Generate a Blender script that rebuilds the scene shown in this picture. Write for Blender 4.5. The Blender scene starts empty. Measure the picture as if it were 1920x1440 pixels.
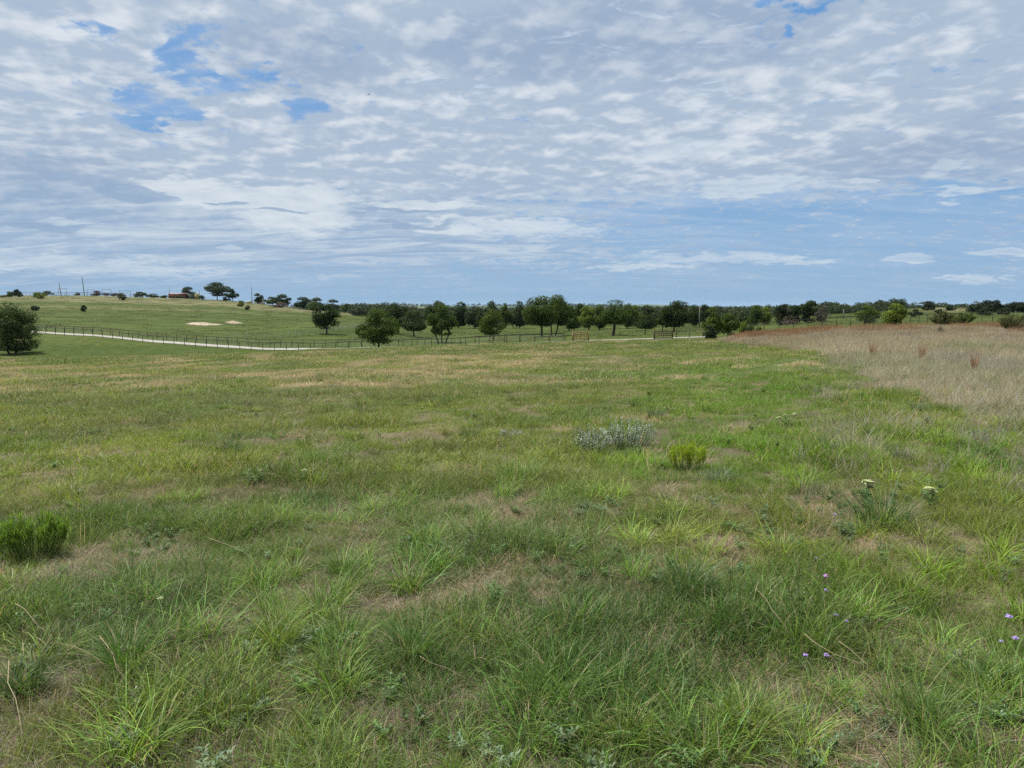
import bpy, math, random
import numpy as np
from mathutils import Vector, Matrix

# ------------------------------------------------------------------ camera
S = bpy.context.scene
R = math.radians
FPX = 1331.0                      # focal length in photo pixels (1920 wide)
CAM_Z = 1.65
PITCH = math.atan(148.0 / FPX)
cam_d = bpy.data.cameras.new("camera")
cam_d.sensor_width = 36.0
cam_d.lens = FPX / 1920.0 * 36.0
cam_d.clip_start = 0.05
cam_d.clip_end = 60000.0
cam = bpy.data.objects.new("camera", cam_d)
S.collection.objects.link(cam)
cam.location = (0, 0, CAM_Z)
cam.rotation_euler = (R(90) - PITCH, 0, 0)
S.camera = cam
S.render.engine = 'CYCLES'
S.render.filter_size = 1.15
S.cycles.use_denoising = False     # the fine grass keeps its grain
S.cycles.sample_clamp_direct = 0.8
S.cycles.sample_clamp_indirect = 0.6
S.cycles.max_bounces = 5
S.cycles.diffuse_bounces = 3
S.cycles.glossy_bounces = 1
S.cycles.transmission_bounces = 3
S.cycles.transparent_max_bounces = 4
S.cycles.volume_bounces = 0
S.cycles.caustics_reflective = False
S.cycles.caustics_refractive = False
S.view_settings.view_transform = 'Standard'
S.view_settings.look = 'None'
S.view_settings.gamma = 1.0
S.view_settings.exposure = 1.0

def ray(px, py):
    """photo pixel -> (u, v): X/Y and Z/Y of the view ray in world axes"""
    a = px - 960.0; b = 720.0 - py
    Y = FPX * math.cos(PITCH) + b * math.sin(PITCH)
    Z = -FPX * math.sin(PITCH) + b * math.cos(PITCH)
    return a / Y, Z / Y

# ------------------------------------------------------------------ sun
SUN_EL, SUN_AZ = 60.0, -55.0      # azimuth from +Y towards +X: high, ahead and to the left
sd = bpy.data.lights.new("sun", 'SUN')
sd.energy = 3.6
sd.angle = R(1.5)
sd.color = (1.0, 0.955, 0.89)
sun = bpy.data.objects.new("sun", sd)
S.collection.objects.link(sun)
az, el = R(SUN_AZ), R(SUN_EL)
sdir = Vector((math.sin(az) * math.cos(el), math.cos(az) * math.cos(el), math.sin(el)))
sun.rotation_euler = sdir.to_track_quat('Z', 'Y').to_euler()
sun.location = (0, -20, 60)

# ------------------------------------------------------------------ node helpers
class NT:
    def __init__(s, nt):
        s.nt = nt; s.n = nt.nodes; s.l = nt.links
    def node(s, t, **k):
        n = s.n.new(t)
        for a, b in k.items(): setattr(n, a, b)
        return n
    def put(s, sock, v):
        if isinstance(v, bpy.types.NodeSocket): s.l.new(v, sock)
        elif v is not None:
            if isinstance(v, (tuple, list)) and len(v) == 3 and sock.type == 'RGBA': v = (*v, 1)
            sock.default_value = v
    def m(s, op, a, b=None, c=None, clamp=False):
        n = s.node('ShaderNodeMath', operation=op, use_clamp=clamp)
        s.put(n.inputs[0], a)
        if b is not None: s.put(n.inputs[1], b)
        if c is not None: s.put(n.inputs[2], c)
        return n.outputs[0]
    def mix(s, f, a, b, blend='MIX'):
        n = s.node('ShaderNodeMix', data_type='RGBA', blend_type=blend)
        s.put(n.inputs[0], f); s.put(n.inputs[6], a); s.put(n.inputs[7], b)
        return n.outputs[2]
    def rng(s, v, a, b, c=0.0, d=1.0, smooth=True):
        n = s.node('ShaderNodeMapRange', interpolation_type='SMOOTHSTEP' if smooth else 'LINEAR')
        s.put(n.inputs[0], v); n.inputs[1].default_value = a; n.inputs[2].default_value = b
        n.inputs[3].default_value = c; n.inputs[4].default_value = d
        return n.outputs[0]
    def noise(s, vec, scale, detail=4, rough=.55, dist=0.0, lac=2.0, col=False, dim='2D'):
        n = s.node('ShaderNodeTexNoise', noise_dimensions=dim)
        s.put(n.inputs['Vector'], vec); n.inputs['Scale'].default_value = scale
        n.inputs['Detail'].default_value = detail; n.inputs['Roughness'].default_value = rough
        n.inputs['Distortion'].default_value = dist; n.inputs['Lacunarity'].default_value = lac
        return n.outputs['Color' if col else 0]
    def comb(s, x, y, z=0.0):
        n = s.node('ShaderNodeCombineXYZ')
        s.put(n.inputs[0], x); s.put(n.inputs[1], y); s.put(n.inputs[2], z)
        return n.outputs[0]
    def mapping(s, vec, scale=(1, 1, 1), loc=(0, 0, 0), rot=(0, 0, 0)):
        n = s.node('ShaderNodeMapping')
        s.put(n.inputs[0], vec); n.inputs['Scale'].default_value = scale
        n.inputs['Location'].default_value = loc; n.inputs['Rotation'].default_value = rot
        return n.outputs[0]

def lin(r, g, b):
    f = lambda c: (c / 255.0) / 12.92 if c / 255.0 <= .04045 else ((c / 255.0 + .055) / 1.055) ** 2.4
    return (f(r), f(g), f(b))

# ------------------------------------------------------------------ sky: Nishita air and layers of cloud, by direction
W = bpy.data.worlds.new("World")
S.world = W
W.use_nodes = True
W.node_tree.nodes.clear()
w = NT(W.node_tree)
SKYK = 0.10
HAZE = 0.000022
GAIN = 2.0 ** S.view_settings.exposure
def skycol(r, g, b):              # emission that shows as this colour through the exposure, before the strength
    return tuple(c / GAIN / SKYK for c in lin(r, g, b))
tc = w.node('ShaderNodeTexCoord').outputs['Generated']
sp = w.node('ShaderNodeSeparateXYZ'); w.put(sp.inputs[0], tc)
dx, dy, dz = sp.outputs
dzc = w.m('MAXIMUM', dz, 0.0)
AZ = w.m('ARCTAN2', dx, dy)
EL = w.m('ARCSINE', dzc)
den = w.m('ADD', dzc, 0.14)
P = w.comb(w.m('DIVIDE', dx, den), w.m('DIVIDE', dy, den), 0.0)
ny = w.node('ShaderNodeTexSky', sky_type='NISHITA')
ny.sun_disc = False
ny.sun_elevation = el
ny.sun_rotation = az
ny.air_density = 1.0; ny.dust_density = 0.6; ny.ozone_density = 1.4
blue = w.mix(w.rng(EL, 0.0, .34), skycol(141, 177, 212), skycol(98, 152, 209))
air = w.mix(0.95, ny.outputs[0], blue)
# warped azimuth / elevation used for the places of the larger features
wn = w.node('ShaderNodeVectorMath', operation='SUBTRACT')
w.put(wn.inputs[0], w.noise(P, 1.3, 3, .55, col=True)); wn.inputs[1].default_value = (.5, .5, .5)
ws = w.node('ShaderNodeSeparateXYZ'); w.put(ws.inputs[0], wn.outputs[0])
wn2 = w.node('ShaderNodeVectorMath', operation='SUBTRACT')
w.put(wn2.inputs[0], w.noise(P, 4.5, 3, .5, col=True)); wn2.inputs[1].default_value = (.5, .5, .5)
ws2 = w.node('ShaderNodeSeparateXYZ'); w.put(ws2.inputs[0], wn2.outputs[0])
amp = w.rng(EL, 0.0, 0.30, 0.25, 1.0)
AZw = w.m('ADD', AZ, w.m('MULTIPLY', amp, w.m('ADD', w.m('MULTIPLY', ws.outputs[0], .16), w.m('MULTIPLY', ws2.outputs[0], .13))))
ELw = w.m('ADD', EL, w.m('MULTIPLY', amp, w.m('ADD', w.m('MULTIPLY', ws.outputs[1], .06), w.m('MULTIPLY', ws2.outputs[1], .06))))
AEw = w.comb(AZw, ELw, 0.0)
def blob(px, py, wx, wy, soft=1.0, tilt=0.0, cone=False):
    """soft ellipse round the direction the photo shows at px, py; half sizes in photo pixels"""
    u, v = ray(px, py)
    a0 = math.atan(u); e0 = math.atan(v * math.cos(a0))
    sx = FPX / wx / math.cos(a0) ** 2; sy = FPX / wy
    t = math.atan(-tilt * 1.0)
    c_, s_ = math.cos(t), math.sin(t)
    # rotate first (mapping 'VECTOR' cannot shear), then scale: two steps only where the ellipse is tilted
    v_ = AEw
    if tilt:
        v_ = w.mapping(v_, rot=(0, 0, -t))
        a0, e0 = a0 * c_ + e0 * s_, -a0 * s_ + e0 * c_
    v_ = w.mapping(v_, scale=(sx, sy, 0), loc=(-a0 * sx, -e0 * sy, 0))
    n = w.node('ShaderNodeVectorMath', operation='LENGTH'); w.put(n.inputs[0], v_)
    if cone: return w.rng(n.outputs['Value'], 1.45, 0.0, 0.0, 1.0, smooth=False)
    return w.rng(n.outputs['Value'], math.sqrt(1.0 + soft), math.sqrt(max(0.0, 1.0 - soft)), 0.0, 1.0, smooth=False)
def union(lst):
    r = lst[0]
    for x in lst[1:]: r = w.m('MAXIMUM', r, x)
    return w.rng(r, 0.0, 1.0)
# noise fields on the cloud plane
Pa = w.mapping(P, scale=(1, 1, 1), rot=(0, 0, .35))
n_big = w.noise(Pa, 0.9, 3, .5)
PFS = dict(scale=(1.0, .95, 1), rot=(0, 0, -.25))
n_puff = w.noise(w.mapping(P, loc=(3.1, 1.7, 0), **PFS), 6.8, 7, .56, .10)
n_puff2 = w.noise(w.mapping(P, loc=(3.085, 1.655, 0), **PFS), 6.8, 3, .5, .10)
relief = w.m('SUBTRACT', n_puff2, n_puff)      # lit side of each cell against its far side
n_fine = w.noise(w.mapping(P, loc=(7.7, 2.2, 1)), 17.0, 5, .62, .3)
n_str = w.noise(w.mapping(P, scale=(.55, 1.9, 1), loc=(1.7, 5.2, 4), rot=(0, 0, .3)), 2.4, 7, .6, .6)
n_wisp = w.noise(w.mapping(P, scale=(1, 1.6, 1), loc=(9, 3, 2), rot=(0, 0, -.6)), 7.5, 6, .66, .45)
def peak(lst):
    r = lst[0]
    for x in lst[1:]: r = w.m('MAXIMUM', r, x)
    return r
gaps = peak([blob(*q, cone=True) for q in [
    (85, 12, 90, 26), (268, 74, 34, 26), (300, 112, 62, 26, 1, -.3), (345, 150, 70, 20), (205, 186, 95, 20, 1, .25), (300, 226, 62, 18, 1, -.3), (318, 240, 40, 14),
    (425, 160, 62, 15), (505, 152, 44, 11), (560, 218, 44, 11), (606, 224, 44, 9), (1400, 2, 46, 9), (1462, 60, 15, 9)]])
# 1 thin high veil over the blue
veil = w.rng(w.m('ADD', w.m('MULTIPLY', n_str, .8), w.m('MULTIPLY', n_big, .4)), .42, .86, .0, .85)
gapsveil = w.m('MULTIPLY', w.rng(EL, .05, .2, .35, 1.0), w.m('SUBTRACT', 1.0, w.m('MULTIPLY', gaps, .75)))
c = w.mix(w.m('MULTIPLY', veil, gapsveil), air, skycol(186, 203, 226))
# 2 cell cloud sheet: grey undersides, pale tops
lowR = union([blob(1560, 475, 640, 120, .97), blob(1300, 545, 1500, 70, .97), blob(1300, 420, 420, 80, .97), blob(1780, 400, 380, 60, .97)])
region = union([blob(330, 140, 330, 130, .95, -.25), blob(1500, 20, 200, 40, .95), blob(590, 215, 110, 40, .9)])
bias = w.m('SUBTRACT', w.m('SUBTRACT', w.m('SUBTRACT', 1.15, w.m('MULTIPLY', region, .50)), w.m('MULTIPLY', gaps, 1.2)), w.m('MULTIPLY', lowR, 1.35))
F = w.m('ADD', w.m('MULTIPLY', w.m('SUBTRACT', n_puff, .5), 2.6), w.m('ADD', w.m('MULTIPLY', w.m('SUBTRACT', n_fine, .5), 1.9), w.m('MULTIPLY', w.m('SUBTRACT', n_big, .5), .8)))
dens = w.rng(w.m('ADD', F, bias), -.12, .62)
hi = w.rng(w.m('ADD', w.m('MULTIPLY', relief, 1.1), w.m('ADD', w.m('MULTIPLY', n_puff, .62), w.m('ADD', w.m('MULTIPLY', n_big, .24), w.m('MULTIPLY', n_fine, .14)))), .40, .78)
shade = union([blob(1150, 75, 420, 62, .9), blob(560, 110, 200, 60, .9), blob(100, 350, 260, 60, .9), blob(1750, 300, 300, 50, .9)])
shade_c = w.mix(shade, skycol(172, 190, 211), skycol(156, 176, 202))
cloud = w.mix(w.m('MULTIPLY', hi, w.m('SUBTRACT', .92, w.m('MULTIPLY', shade, .45))), shade_c, skycol(221, 228, 236))
lowmix = w.rng(EL, .20, .06, 0.0, .85)
cloud = w.mix(lowmix, cloud, w.mix(w.rng(n_str, .38, .72), skycol(150, 177, 207), skycol(203, 217, 229)))
cloud = w.mix(w.m('MULTIPLY', lowR, .85), cloud, w.mix(w.rng(n_str, .38, .68), skycol(155, 180, 209), skycol(174, 195, 217)))
c = w.mix(dens, c, cloud)
# 3 torn white wisps high on the right and middle
wis = w.m('MULTIPLY', w.rng(n_wisp, .55, .74, 0, .6),
          union([blob(1560, 150, 330, 90, .8, -.15), blob(1180, 60, 260, 45, .9), blob(820, 170, 240, 70, .9), blob(1250, 190, 400, 60, .9)]))
c = w.mix(wis, c, skycol(214, 228, 244))
# 4 bright patch and streaks lower down
wp = union([blob(470, 362, 215, 28, .45, -.05), blob(330, 352, 75, 16, .5), blob(560, 408, 120, 38, .8), blob(800, 384, 140, 11, .8), blob(852, 428, 60, 15, .6), blob(970, 420, 110, 14, .9)])
c = w.mix(w.m('MULTIPLY', w.rng(w.m('ADD', wp, w.m('MULTIPLY', w.m('SUBTRACT', n_fine, .5), 1.2)), .10, 1.0), w.rng(n_puff, .3, .7, .55, .86)), c, skycol(219, 228, 235))
dk = union([blob(258, 368, 80, 13, .6), blob(420, 374, 36, 5, .6), blob(760, 398, 90, 7, .8), blob(520, 395, 60, 6, .8), blob(790, 424, 100, 7, .7), blob(60, 425, 120, 8, .8)])
c = w.mix(w.m('MULTIPLY', w.rng(w.m('ADD', dk, w.m('MULTIPLY', w.m('SUBTRACT', n_fine, .5), 1.4)), .2, .9), .8), c, skycol(150, 174, 203))
st = union([blob(1330, 484, 160, 9, .7), blob(1235, 495, 75, 7, .8), blob(1480, 487, 90, 5, .6), blob(1150, 500, 60, 6, .8),
            blob(1880, 472, 75, 7, .6), blob(1708, 487, 42, 6, .5), blob(1835, 523, 50, 7, .4), blob(1775, 519, 14, 3, .6), blob(1905, 519, 14, 3, .6),
            blob(1405, 345, 150, 13, .8), blob(1600, 336, 40, 8, .6), blob(1850, 355, 80, 8, .6, -.08), blob(1800, 312, 60, 16, .8),
            blob(440, 470, 32, 6, .6), blob(150, 417, 60, 4, .6), blob(1010, 430, 150, 22, .9), blob(150, 495, 330, 17, .9, .04), blob(1300, 285, 150, 17, .8)])
c = w.mix(w.m('MULTIPLY', w.rng(w.m('ADD', st, w.m('MULTIPLY', w.m('SUBTRACT', n_fine, .5), 1.9)), .10, 1.1), w.rng(n_str, .3, .7, .45, .85)), c, skycol(203, 217, 230))
# 5 paler air at the very horizon, unseen sky overhead brightened to add light on the grass
c = w.mix(w.rng(EL, .05, 0.0, 0.0, .6), c, skycol(143, 179, 211))
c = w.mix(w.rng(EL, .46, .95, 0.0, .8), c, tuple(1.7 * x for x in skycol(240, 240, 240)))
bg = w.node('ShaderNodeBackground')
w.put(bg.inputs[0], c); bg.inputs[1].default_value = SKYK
wo = w.node('ShaderNodeOutputWorld')
w.l.new(bg.outputs[0], wo.inputs[0])
W.cycles.sampling_method = 'NONE'

# ------------------------------------------------------------------ mesh and object helpers
rng = np.random.default_rng(11)
ROOT = S.collection

def mesh_np(name, V, F, smooth=False):
    """V (n,3); F list of (m,k) integer arrays (tris and quads may be mixed)"""
    me = bpy.data.meshes.new(name)
    V = np.asarray(V, np.float32)
    if not isinstance(F, (list, tuple)): F = [F]
    F = [np.asarray(f, np.int32) for f in F if len(f)]
    me.vertices.add(len(V)); me.vertices.foreach_set('co', V.ravel())
    loops = np.concatenate([f.ravel() for f in F])
    tot = np.concatenate([np.full(len(f), f.shape[1], np.int32) for f in F])
    start = np.concatenate([[0], np.cumsum(tot)[:-1]]).astype(np.int32)
    me.loops.add(len(loops)); me.loops.foreach_set('vertex_index', loops)
    me.polygons.add(len(tot)); me.polygons.foreach_set('loop_start', start)
    if smooth: me.polygons.foreach_set('use_smooth', np.ones(len(tot), bool))
    me.update(calc_edges=True)
    return me

def link(name, me, mat=None, parent=None, loc=(0, 0, 0), coll=None):
    o = bpy.data.objects.new(name, me)
    (coll or ROOT).objects.link(o)
    if parent is not None: o.parent = parent
    o.location = loc
    if mat is not None and me is not None and len(me.materials) == 0: me.materials.append(mat)
    return o

def tag(o, label=None, cat=None, group=None, kind=None):
    if label: o['label'] = label
    if cat: o['category'] = cat
    if group: o['group'] = group
    if kind: o['kind'] = kind
    return o

def thing(name, label, cat, loc=(0, 0, 0), rz=0.0, group=None):
    o = bpy.data.objects.new(name, None)
    o.empty_display_size = .3
    ROOT.objects.link(o); o.location = loc; o.rotation_euler = (0, 0, rz)
    return tag(o, label, cat, group)

class MB:
    """collects boxes and tapered tubes into one mesh"""
    def __init__(s): s.v = []; s.q = []; s.t = []; s.n = 0
    def add(s, V, Q=(), T=()):
        s.v.append(np.asarray(V, float)); 
        if len(Q): s.q.append(np.asarray(Q) + s.n)
        if len(T): s.t.append(np.asarray(T) + s.n)
        s.n += len(V); return s
    def box(s, c, d, rz=0.0):
        x, y, z = np.array(d) / 2.0
        V = np.array([[-x, -y, -z], [x, -y, -z], [x, y, -z], [-x, y, -z], [-x, -y, z], [x, -y, z], [x, y, z], [-x, y, z]])
        ca, sa = math.cos(rz), math.sin(rz)
        V = np.c_[V[:, 0] * ca - V[:, 1] * sa, V[:, 0] * sa + V[:, 1] * ca, V[:, 2]] + np.array(c)
        return s.add(V, [[0, 3, 2, 1], [4, 5, 6, 7], [0, 1, 5, 4], [1, 2, 6, 5], [2, 3, 7, 6], [3, 0, 4, 7]])
    def tube(s, pts, rad, k=8, cap=True):
        pts = np.asarray(pts, float); n = len(pts); rad = np.broadcast_to(rad, (n,))
        V = []
        for i in range(n):
            t = pts[min(i + 1, n - 1)] - pts[max(i - 1, 0)]; t = t / (np.linalg.norm(t) + 1e-9)
            a = np.cross(t, [0, 0, 1.0]) if abs(t[2]) < .9 else np.cross(t, [1.0, 0, 0])
            a /= np.linalg.norm(a); b = np.cross(t, a)
            th = np.arange(k) * 2 * math.pi / k
            V.append(pts[i] + rad[i] * (np.cos(th)[:, None] * a + np.sin(th)[:, None] * b))
        V = np.concatenate(V); Q = []
        for i in range(n - 1):
            for j in range(k): Q.append([i * k + j, i * k + (j + 1) % k, (i + 1) * k + (j + 1) % k, (i + 1) * k + j])
        T = []
        if cap:
            V = np.vstack([V, pts[-1], pts[0]]); c = n * k
            for j in range(k): T += [[(n - 1) * k + j, (n - 1) * k + (j + 1) % k, c], [(j + 1) % k, j, c + 1]]
        return s.add(V, Q, T)
    def build(s, name, mat=None, parent=None, loc=(0, 0, 0), smooth=False, coll=None):
        F = []
        if s.q: F.append(np.concatenate(s.q))
        if s.t: F.append(np.concatenate(s.t))
        return link(name, mesh_np(name, np.concatenate(s.v), F, smooth), mat, parent, loc, coll)

def noise2(x, y, seed=0):
    x = np.asarray(x, float); y = np.asarray(y, float)
    xi = np.floor(x).astype(np.int64); yi = np.floor(y).astype(np.int64)
    xf = x - xi; yf = y - yi
    xf = xf * xf * (3 - 2 * xf); yf = yf * yf * (3 - 2 * yf)
    def h(a, b):
        n = (a * 374761393 + b * 668265263 + seed * 982451653) & 0xffffffff
        n = ((n ^ (n >> 13)) * 1274126177) & 0xffffffff
        return ((n ^ (n >> 16)) & 0xffff) / 65535.0
    return (h(xi, yi) * (1 - xf) + h(xi + 1, yi) * xf) * (1 - yf) + (h(xi, yi + 1) * (1 - xf) + h(xi + 1, yi + 1) * xf) * yf
def fbm(x, y, seed=0, o=4, g=.5):
    r = 0; a = 1; t = 0
    for i in range(o):
        r = r + a * noise2(np.asarray(x) * 2 ** i, np.asarray(y) * 2 ** i, seed + i * 7); t += a; a *= g
    return r / t

# ------------------------------------------------------------------ the lie of the land
# height of the ground along eleven lines of sight (photo columns): slope of the near field, then (distance, height) pairs
COLS = {
    0:    (.055, [(60, -3.3), (90, -5.2), (110, -6.2), (125, -5.3), (138, -3.75), (150, -3.6), (200, -2.9), (300, -.5), (380, 5.0), (420, 7.5), (500, 7.9), (800, 1)]),
    160:  (.053, [(60, -3.2), (90, -5.1), (108, -6.0), (122, -5.6), (135, -4.4), (146, -4.3), (200, -3.5), (300, -1.0), (380, 4.6), (420, 7.3), (500, 7.5), (800, 1)]),
    300:  (.050, [(60, -3.0), (90, -4.9), (110, -6.0), (122, -6.1), (132, -5.45), (142, -5.3), (200, -4.4), (300, -1.9), (380, 3.3), (415, 5.9), (500, 5.7), (800, -1)]),
    420:  (.048, [(60, -2.9), (90, -4.5), (112, -5.6), (122, -6.1), (132, -6.0), (142, -5.8), (200, -4.8), (300, -2.7), (380, 2.3), (410, 4.5), (500, 4.0), (800, -3)]),
    500:  (.047, [(60, -2.85), (95, -4.5), (112, -5.6), (124, -6.3), (136, -6.3), (200, -5.2), (300, -3.7), (400, .5), (430, 2.1), (520, 1.2), (800, -6)]),
    600:  (.044, [(60, -2.7), (95, -4.2), (110, -5.3), (121, -6.2), (130, -6.1), (165, -4.95), (230, -4.5), (330, -3.2), (420, -1.8), (480, -2.6), (800, -9)]),
    700:  (.043, [(60, -2.6), (95, -4.06), (108, -4.8), (118, -5.65), (128, -5.75), (165, -5.3), (230, -5.3), (330, -4.6), (420, -3.5), (520, -5), (800, -10)]),
    820:  (.040, [(60, -2.45), (95, -3.8), (108, -4.5), (116, -5.2), (128, -5.7), (150, -6.0), (200, -6.2), (260, -6.4), (330, -6.8), (430, -7.4), (800, -11)]),
    960:  (.038, [(60, -2.3), (95, -3.5), (106, -4.0), (114, -4.4), (124, -5.0), (150, -5.7), (175, -6.1), (210, -6.3), (260, -6.5), (330, -7), (430, -7.7), (800, -12)]),
    1150: (.034, [(60, -2.0), (95, -3.1), (106, -3.6), (116, -4.05), (124, -4.3), (150, -5.0), (200, -5.7), (260, -6.4), (330, -7), (430, -8), (800, -12)]),
    1350: (.028, [(60, -1.8), (95, -2.9), (106, -3.3), (116, -3.75), (150, -4.1), (200, -4.8), (260, -5.3), (330, -6), (430, -7), (800, -12)]),
    1600: (.010, [(60, -.9), (80, -1.3), (100, -1.9), (120, -2.3), (200, -2.6), (300, -2.7), (400, -3.1), (500, -4), (800, -10)]),
    1750: (.009, [(60, -.85), (80, -1.1), (100, -1.6), (120, -2.0), (200, -2.1), (300, -.7), (360, .45), (450, -1), (800, -8)]),
    1920: (.012, [(60, -1.0), (80, -1.15), (100, -1.4), (120, -1.7), (200, -1.9), (300, -.8), (360, -.3), (450, -1), (800, -6)]),
}
YS = np.array([0, 5, 15, 30, 45, 60, 70, 80, 88, 95, 101, 106, 111, 116, 121, 126, 131, 136, 142, 150, 158, 165, 175, 190, 210, 230, 260, 300, 330, 360, 380, 400, 415, 430, 460, 500, 560, 650, 800,
               1200, 2000, 4000, 7000, 11000, 16000, 24000, 40000], float)
US, TAB = [], []
for px in sorted(COLS):
    sl, pr = COLS[px]
    xs = [0, 15, 30] + [p[0] for p in pr] + [1500, 4000, 8000, 14000, 40000]
    zs = [0, -15 * sl, -30 * sl * 1.0] + [p[1] for p in pr] + [-22, -34, -30, -18, -10]
    US.append(ray(px, 572)[0]); TAB.append(np.interp(YS, xs, zs))
US = np.array(US); TAB = np.array(TAB)

def height(X, Y):
    X = np.asarray(X, float); Y = np.asarray(Y, float)
    Yc = np.maximum(Y, 0.0)
    D = np.where(Y > 1.0, Y, 1.0)
    u = np.clip(X / np.maximum(D, np.abs(X) * .8 + 1e-6), US[0], US[-1])
    # blend sideways gently close to the camera
    u = np.where(Yc < 8, u * Yc / 8.0, u)
    i = np.clip(np.searchsorted(US, u) - 1, 0, len(US) - 2)
    t = np.clip((u - US[i]) / (US[i + 1] - US[i]), 0, 1); t = t * t * (3 - 2 * t) * .5 + t * .5
    j = np.clip(np.searchsorted(YS, Yc) - 1, 0, len(YS) - 2)
    s = np.clip((Yc - YS[j]) / (YS[j + 1] - YS[j]), 0, 1)
    z = (TAB[i, j] * (1 - t) + TAB[i + 1, j] * t) * (1 - s) + (TAB[i, j + 1] * (1 - t) + TAB[i + 1, j + 1] * t) * s
    z = z + np.where(Y < 0, Y * .02, 0)
    d = np.hypot(X, Y)
    # small unevenness underfoot, hollows further out, low hills far off
    z = z + (fbm(X * 1.3, Y * 1.3, 5, 3) - .5) * .10 * np.clip(d / 4, .3, 1) * np.clip((90 - d) / 50, 0, 1)
    z = z + (fbm(X / 9, Y / 9, 9, 3) - .5) * .35 * np.clip((d - 12) / 30, 0, 1) * np.clip((100 - Y) / 30, 0.0, 1)
    far = np.clip((d - 900) / 2500, 0, 1)
    z = z + far * (fbm(X / 1400, Y / 1400, 21, 4) - .5) * np.clip(d / 70, 10, 190)
    return z

def hit(px, py, y0=1.2, y1=1500.0):
    """ground point seen at a photo pixel"""
    u, v = ray(px, py)
    Y = np.geomspace(y0, y1, 4000)
    g = height(u * Y, Y) - (CAM_Z + v * Y)
    k = np.argmax(g > 0)
    if g[k] <= 0: k = len(Y) - 1
    return np.array([u * Y[k], Y[k], float(height(u * Y[k], Y[k]))])
def at(px, Y):
    """ground point at depth Y in the direction of photo column px"""
    u = ray(px, 600)[0]
    return np.array([u * Y, Y, float(height(u * Y, Y))])
def pxm(Y):                         # photo pixels per metre at depth Y
    return FPX / Y

# ------------------------------------------------------------------ ground: which plants grow where (0..1 masks over the ground)
def inside(px_poly, X, Y):
    """point-in-polygon for ground points given as polygon of ground points"""
    X = np.asarray(X); Y = np.asarray(Y); r = np.zeros(X.shape, bool); n = len(px_poly)
    for i in range(n):
        x1, y1 = px_poly[i]; x2, y2 = px_poly[(i + 1) % n]
        c = ((y1 > Y) != (y2 > Y)) & (X < (x2 - x1) * (Y - y1) / (y2 - y1 + 1e-12) + x1)
        r ^= c
    return r
DRY_EDGE = [hit(p, q)[:2] for p, q in [(1360, 640), (1440, 650), (1560, 664), (1592, 695), (1640, 722), (1720, 745), (1790, 775), (1920, 800)]]
DRY_POLY = [tuple(p) for p in DRY_EDGE] + [(40, 12), (75, 30), (120, 100), (60, 104), (38, 100), (31, 97)]
def dry_side(X, Y):                 # tall dry grass to the right
    wob = (fbm(X / 2.0, Y / 2.0, 31, 2) - .5) * 2.2
    return inside(DRY_POLY, X + wob, Y + wob * .7)
def straw(X, Y):                    # pale dead thatch in the mown field
    X = np.asarray(X, float); Y = np.asarray(Y, float)
    band = np.clip((Y - 17) / 12, 0, 1) * np.clip((84 - Y) / 14, 0, 1) * np.clip((.20 - X / np.maximum(Y, 1)) / .12 + .35, .25, 1)
    n = fbm(X / 4 + Y * .02, Y / 2.6, 41, 4)
    t = (X - .25 * Y)               # mowing rows run away from the camera
    rows = fbm(t / 1.15, Y / 40, 47, 2)
    a = band * np.clip((n * .55 + rows * .62 - .515) * 7, 0, 1)
    far_ = np.clip((Y - 28) / 12, 0, 1) * np.clip((98 - Y) / 10, 0, 1)
    ln = lambda c_, w_: np.exp(-((t - c_) / w_) ** 2)
    a = np.clip(a + far_ * (.75 * ln(-4.3, .7) + .75 * ln(-9.2, .8) + .5 * ln(-14, .8) - .8 * ln(-6.7, 1.3)) * np.clip(n * 3 - .8, 0, 1), 0, 1)
    near = .9 * np.clip((fbm(X / .45, Y / .45, 55, 3) * .7 + fbm(X / 2.1, Y / 2.1, 56, 2) * .3 - .60) * 8, 0, 1) * np.clip((17 - Y) / 8, 0, 1)
    mid = np.clip((fbm(X / 2.6, Y / 1.6, 57, 3) - .58) * 5, 0, .5) * np.clip((Y - 7) / 5, 0, 1) * np.clip((26 - Y) / 8, 0, 1)
    return np.maximum(np.maximum(a, near), mid)

# ------------------------------------------------------------------ ground sheet
na = 420
rad = np.concatenate([[0.0], np.geomspace(.5, 80, 170), np.linspace(81, 165, 85), np.geomspace(168, 560, 90), np.geomspace(575, 11900, 90)])
nr = len(rad)
front = np.linspace(-.80, .80, 340); back = np.linspace(.80, 2 * math.pi - .80, na - 340 + 2)[1:-1]
ang = np.concatenate([front, back])
RR, AA = np.meshgrid(rad, ang, indexing='ij')
GX = RR * np.sin(AA); GY = RR * np.cos(AA)
# the road sits in a shallow cut: nothing to do here, it is laid 4 cm proud of the sheet
GZ = height(GX, GY)
V = np.c_[GX.ravel(), GY.ravel(), GZ.ravel()]
i = np.arange(nr - 1)[:, None] * na; j = np.arange(na)[None, :]; j2 = (j + 1) % na
Q = np.stack([i + j, i + na + j, i + na + j2, i + j2], -1).reshape(-1, 4)
Q = Q[na:]                                  # inner ring closed with one fan below
fan = np.stack([np.zeros(na, int), na + np.arange(na), na + (np.arange(na) + 1) % na], -1)
ground_me = mesh_np("ground", V, [Q, fan], smooth=True)
gx, gy = GX.ravel(), GY.ravel()
straw_a = straw(gx, gy)
dry_a = dry_side(gx, gy).astype(float)
ga = ground_me.attributes.new('straw', 'FLOAT', 'POINT'); ga.data.foreach_set('value', straw_a.astype(np.float32))
ga = ground_me.attributes.new('tall_dry', 'FLOAT', 'POINT'); ga.data.foreach_set('value', dry_a.astype(np.float32))
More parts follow.
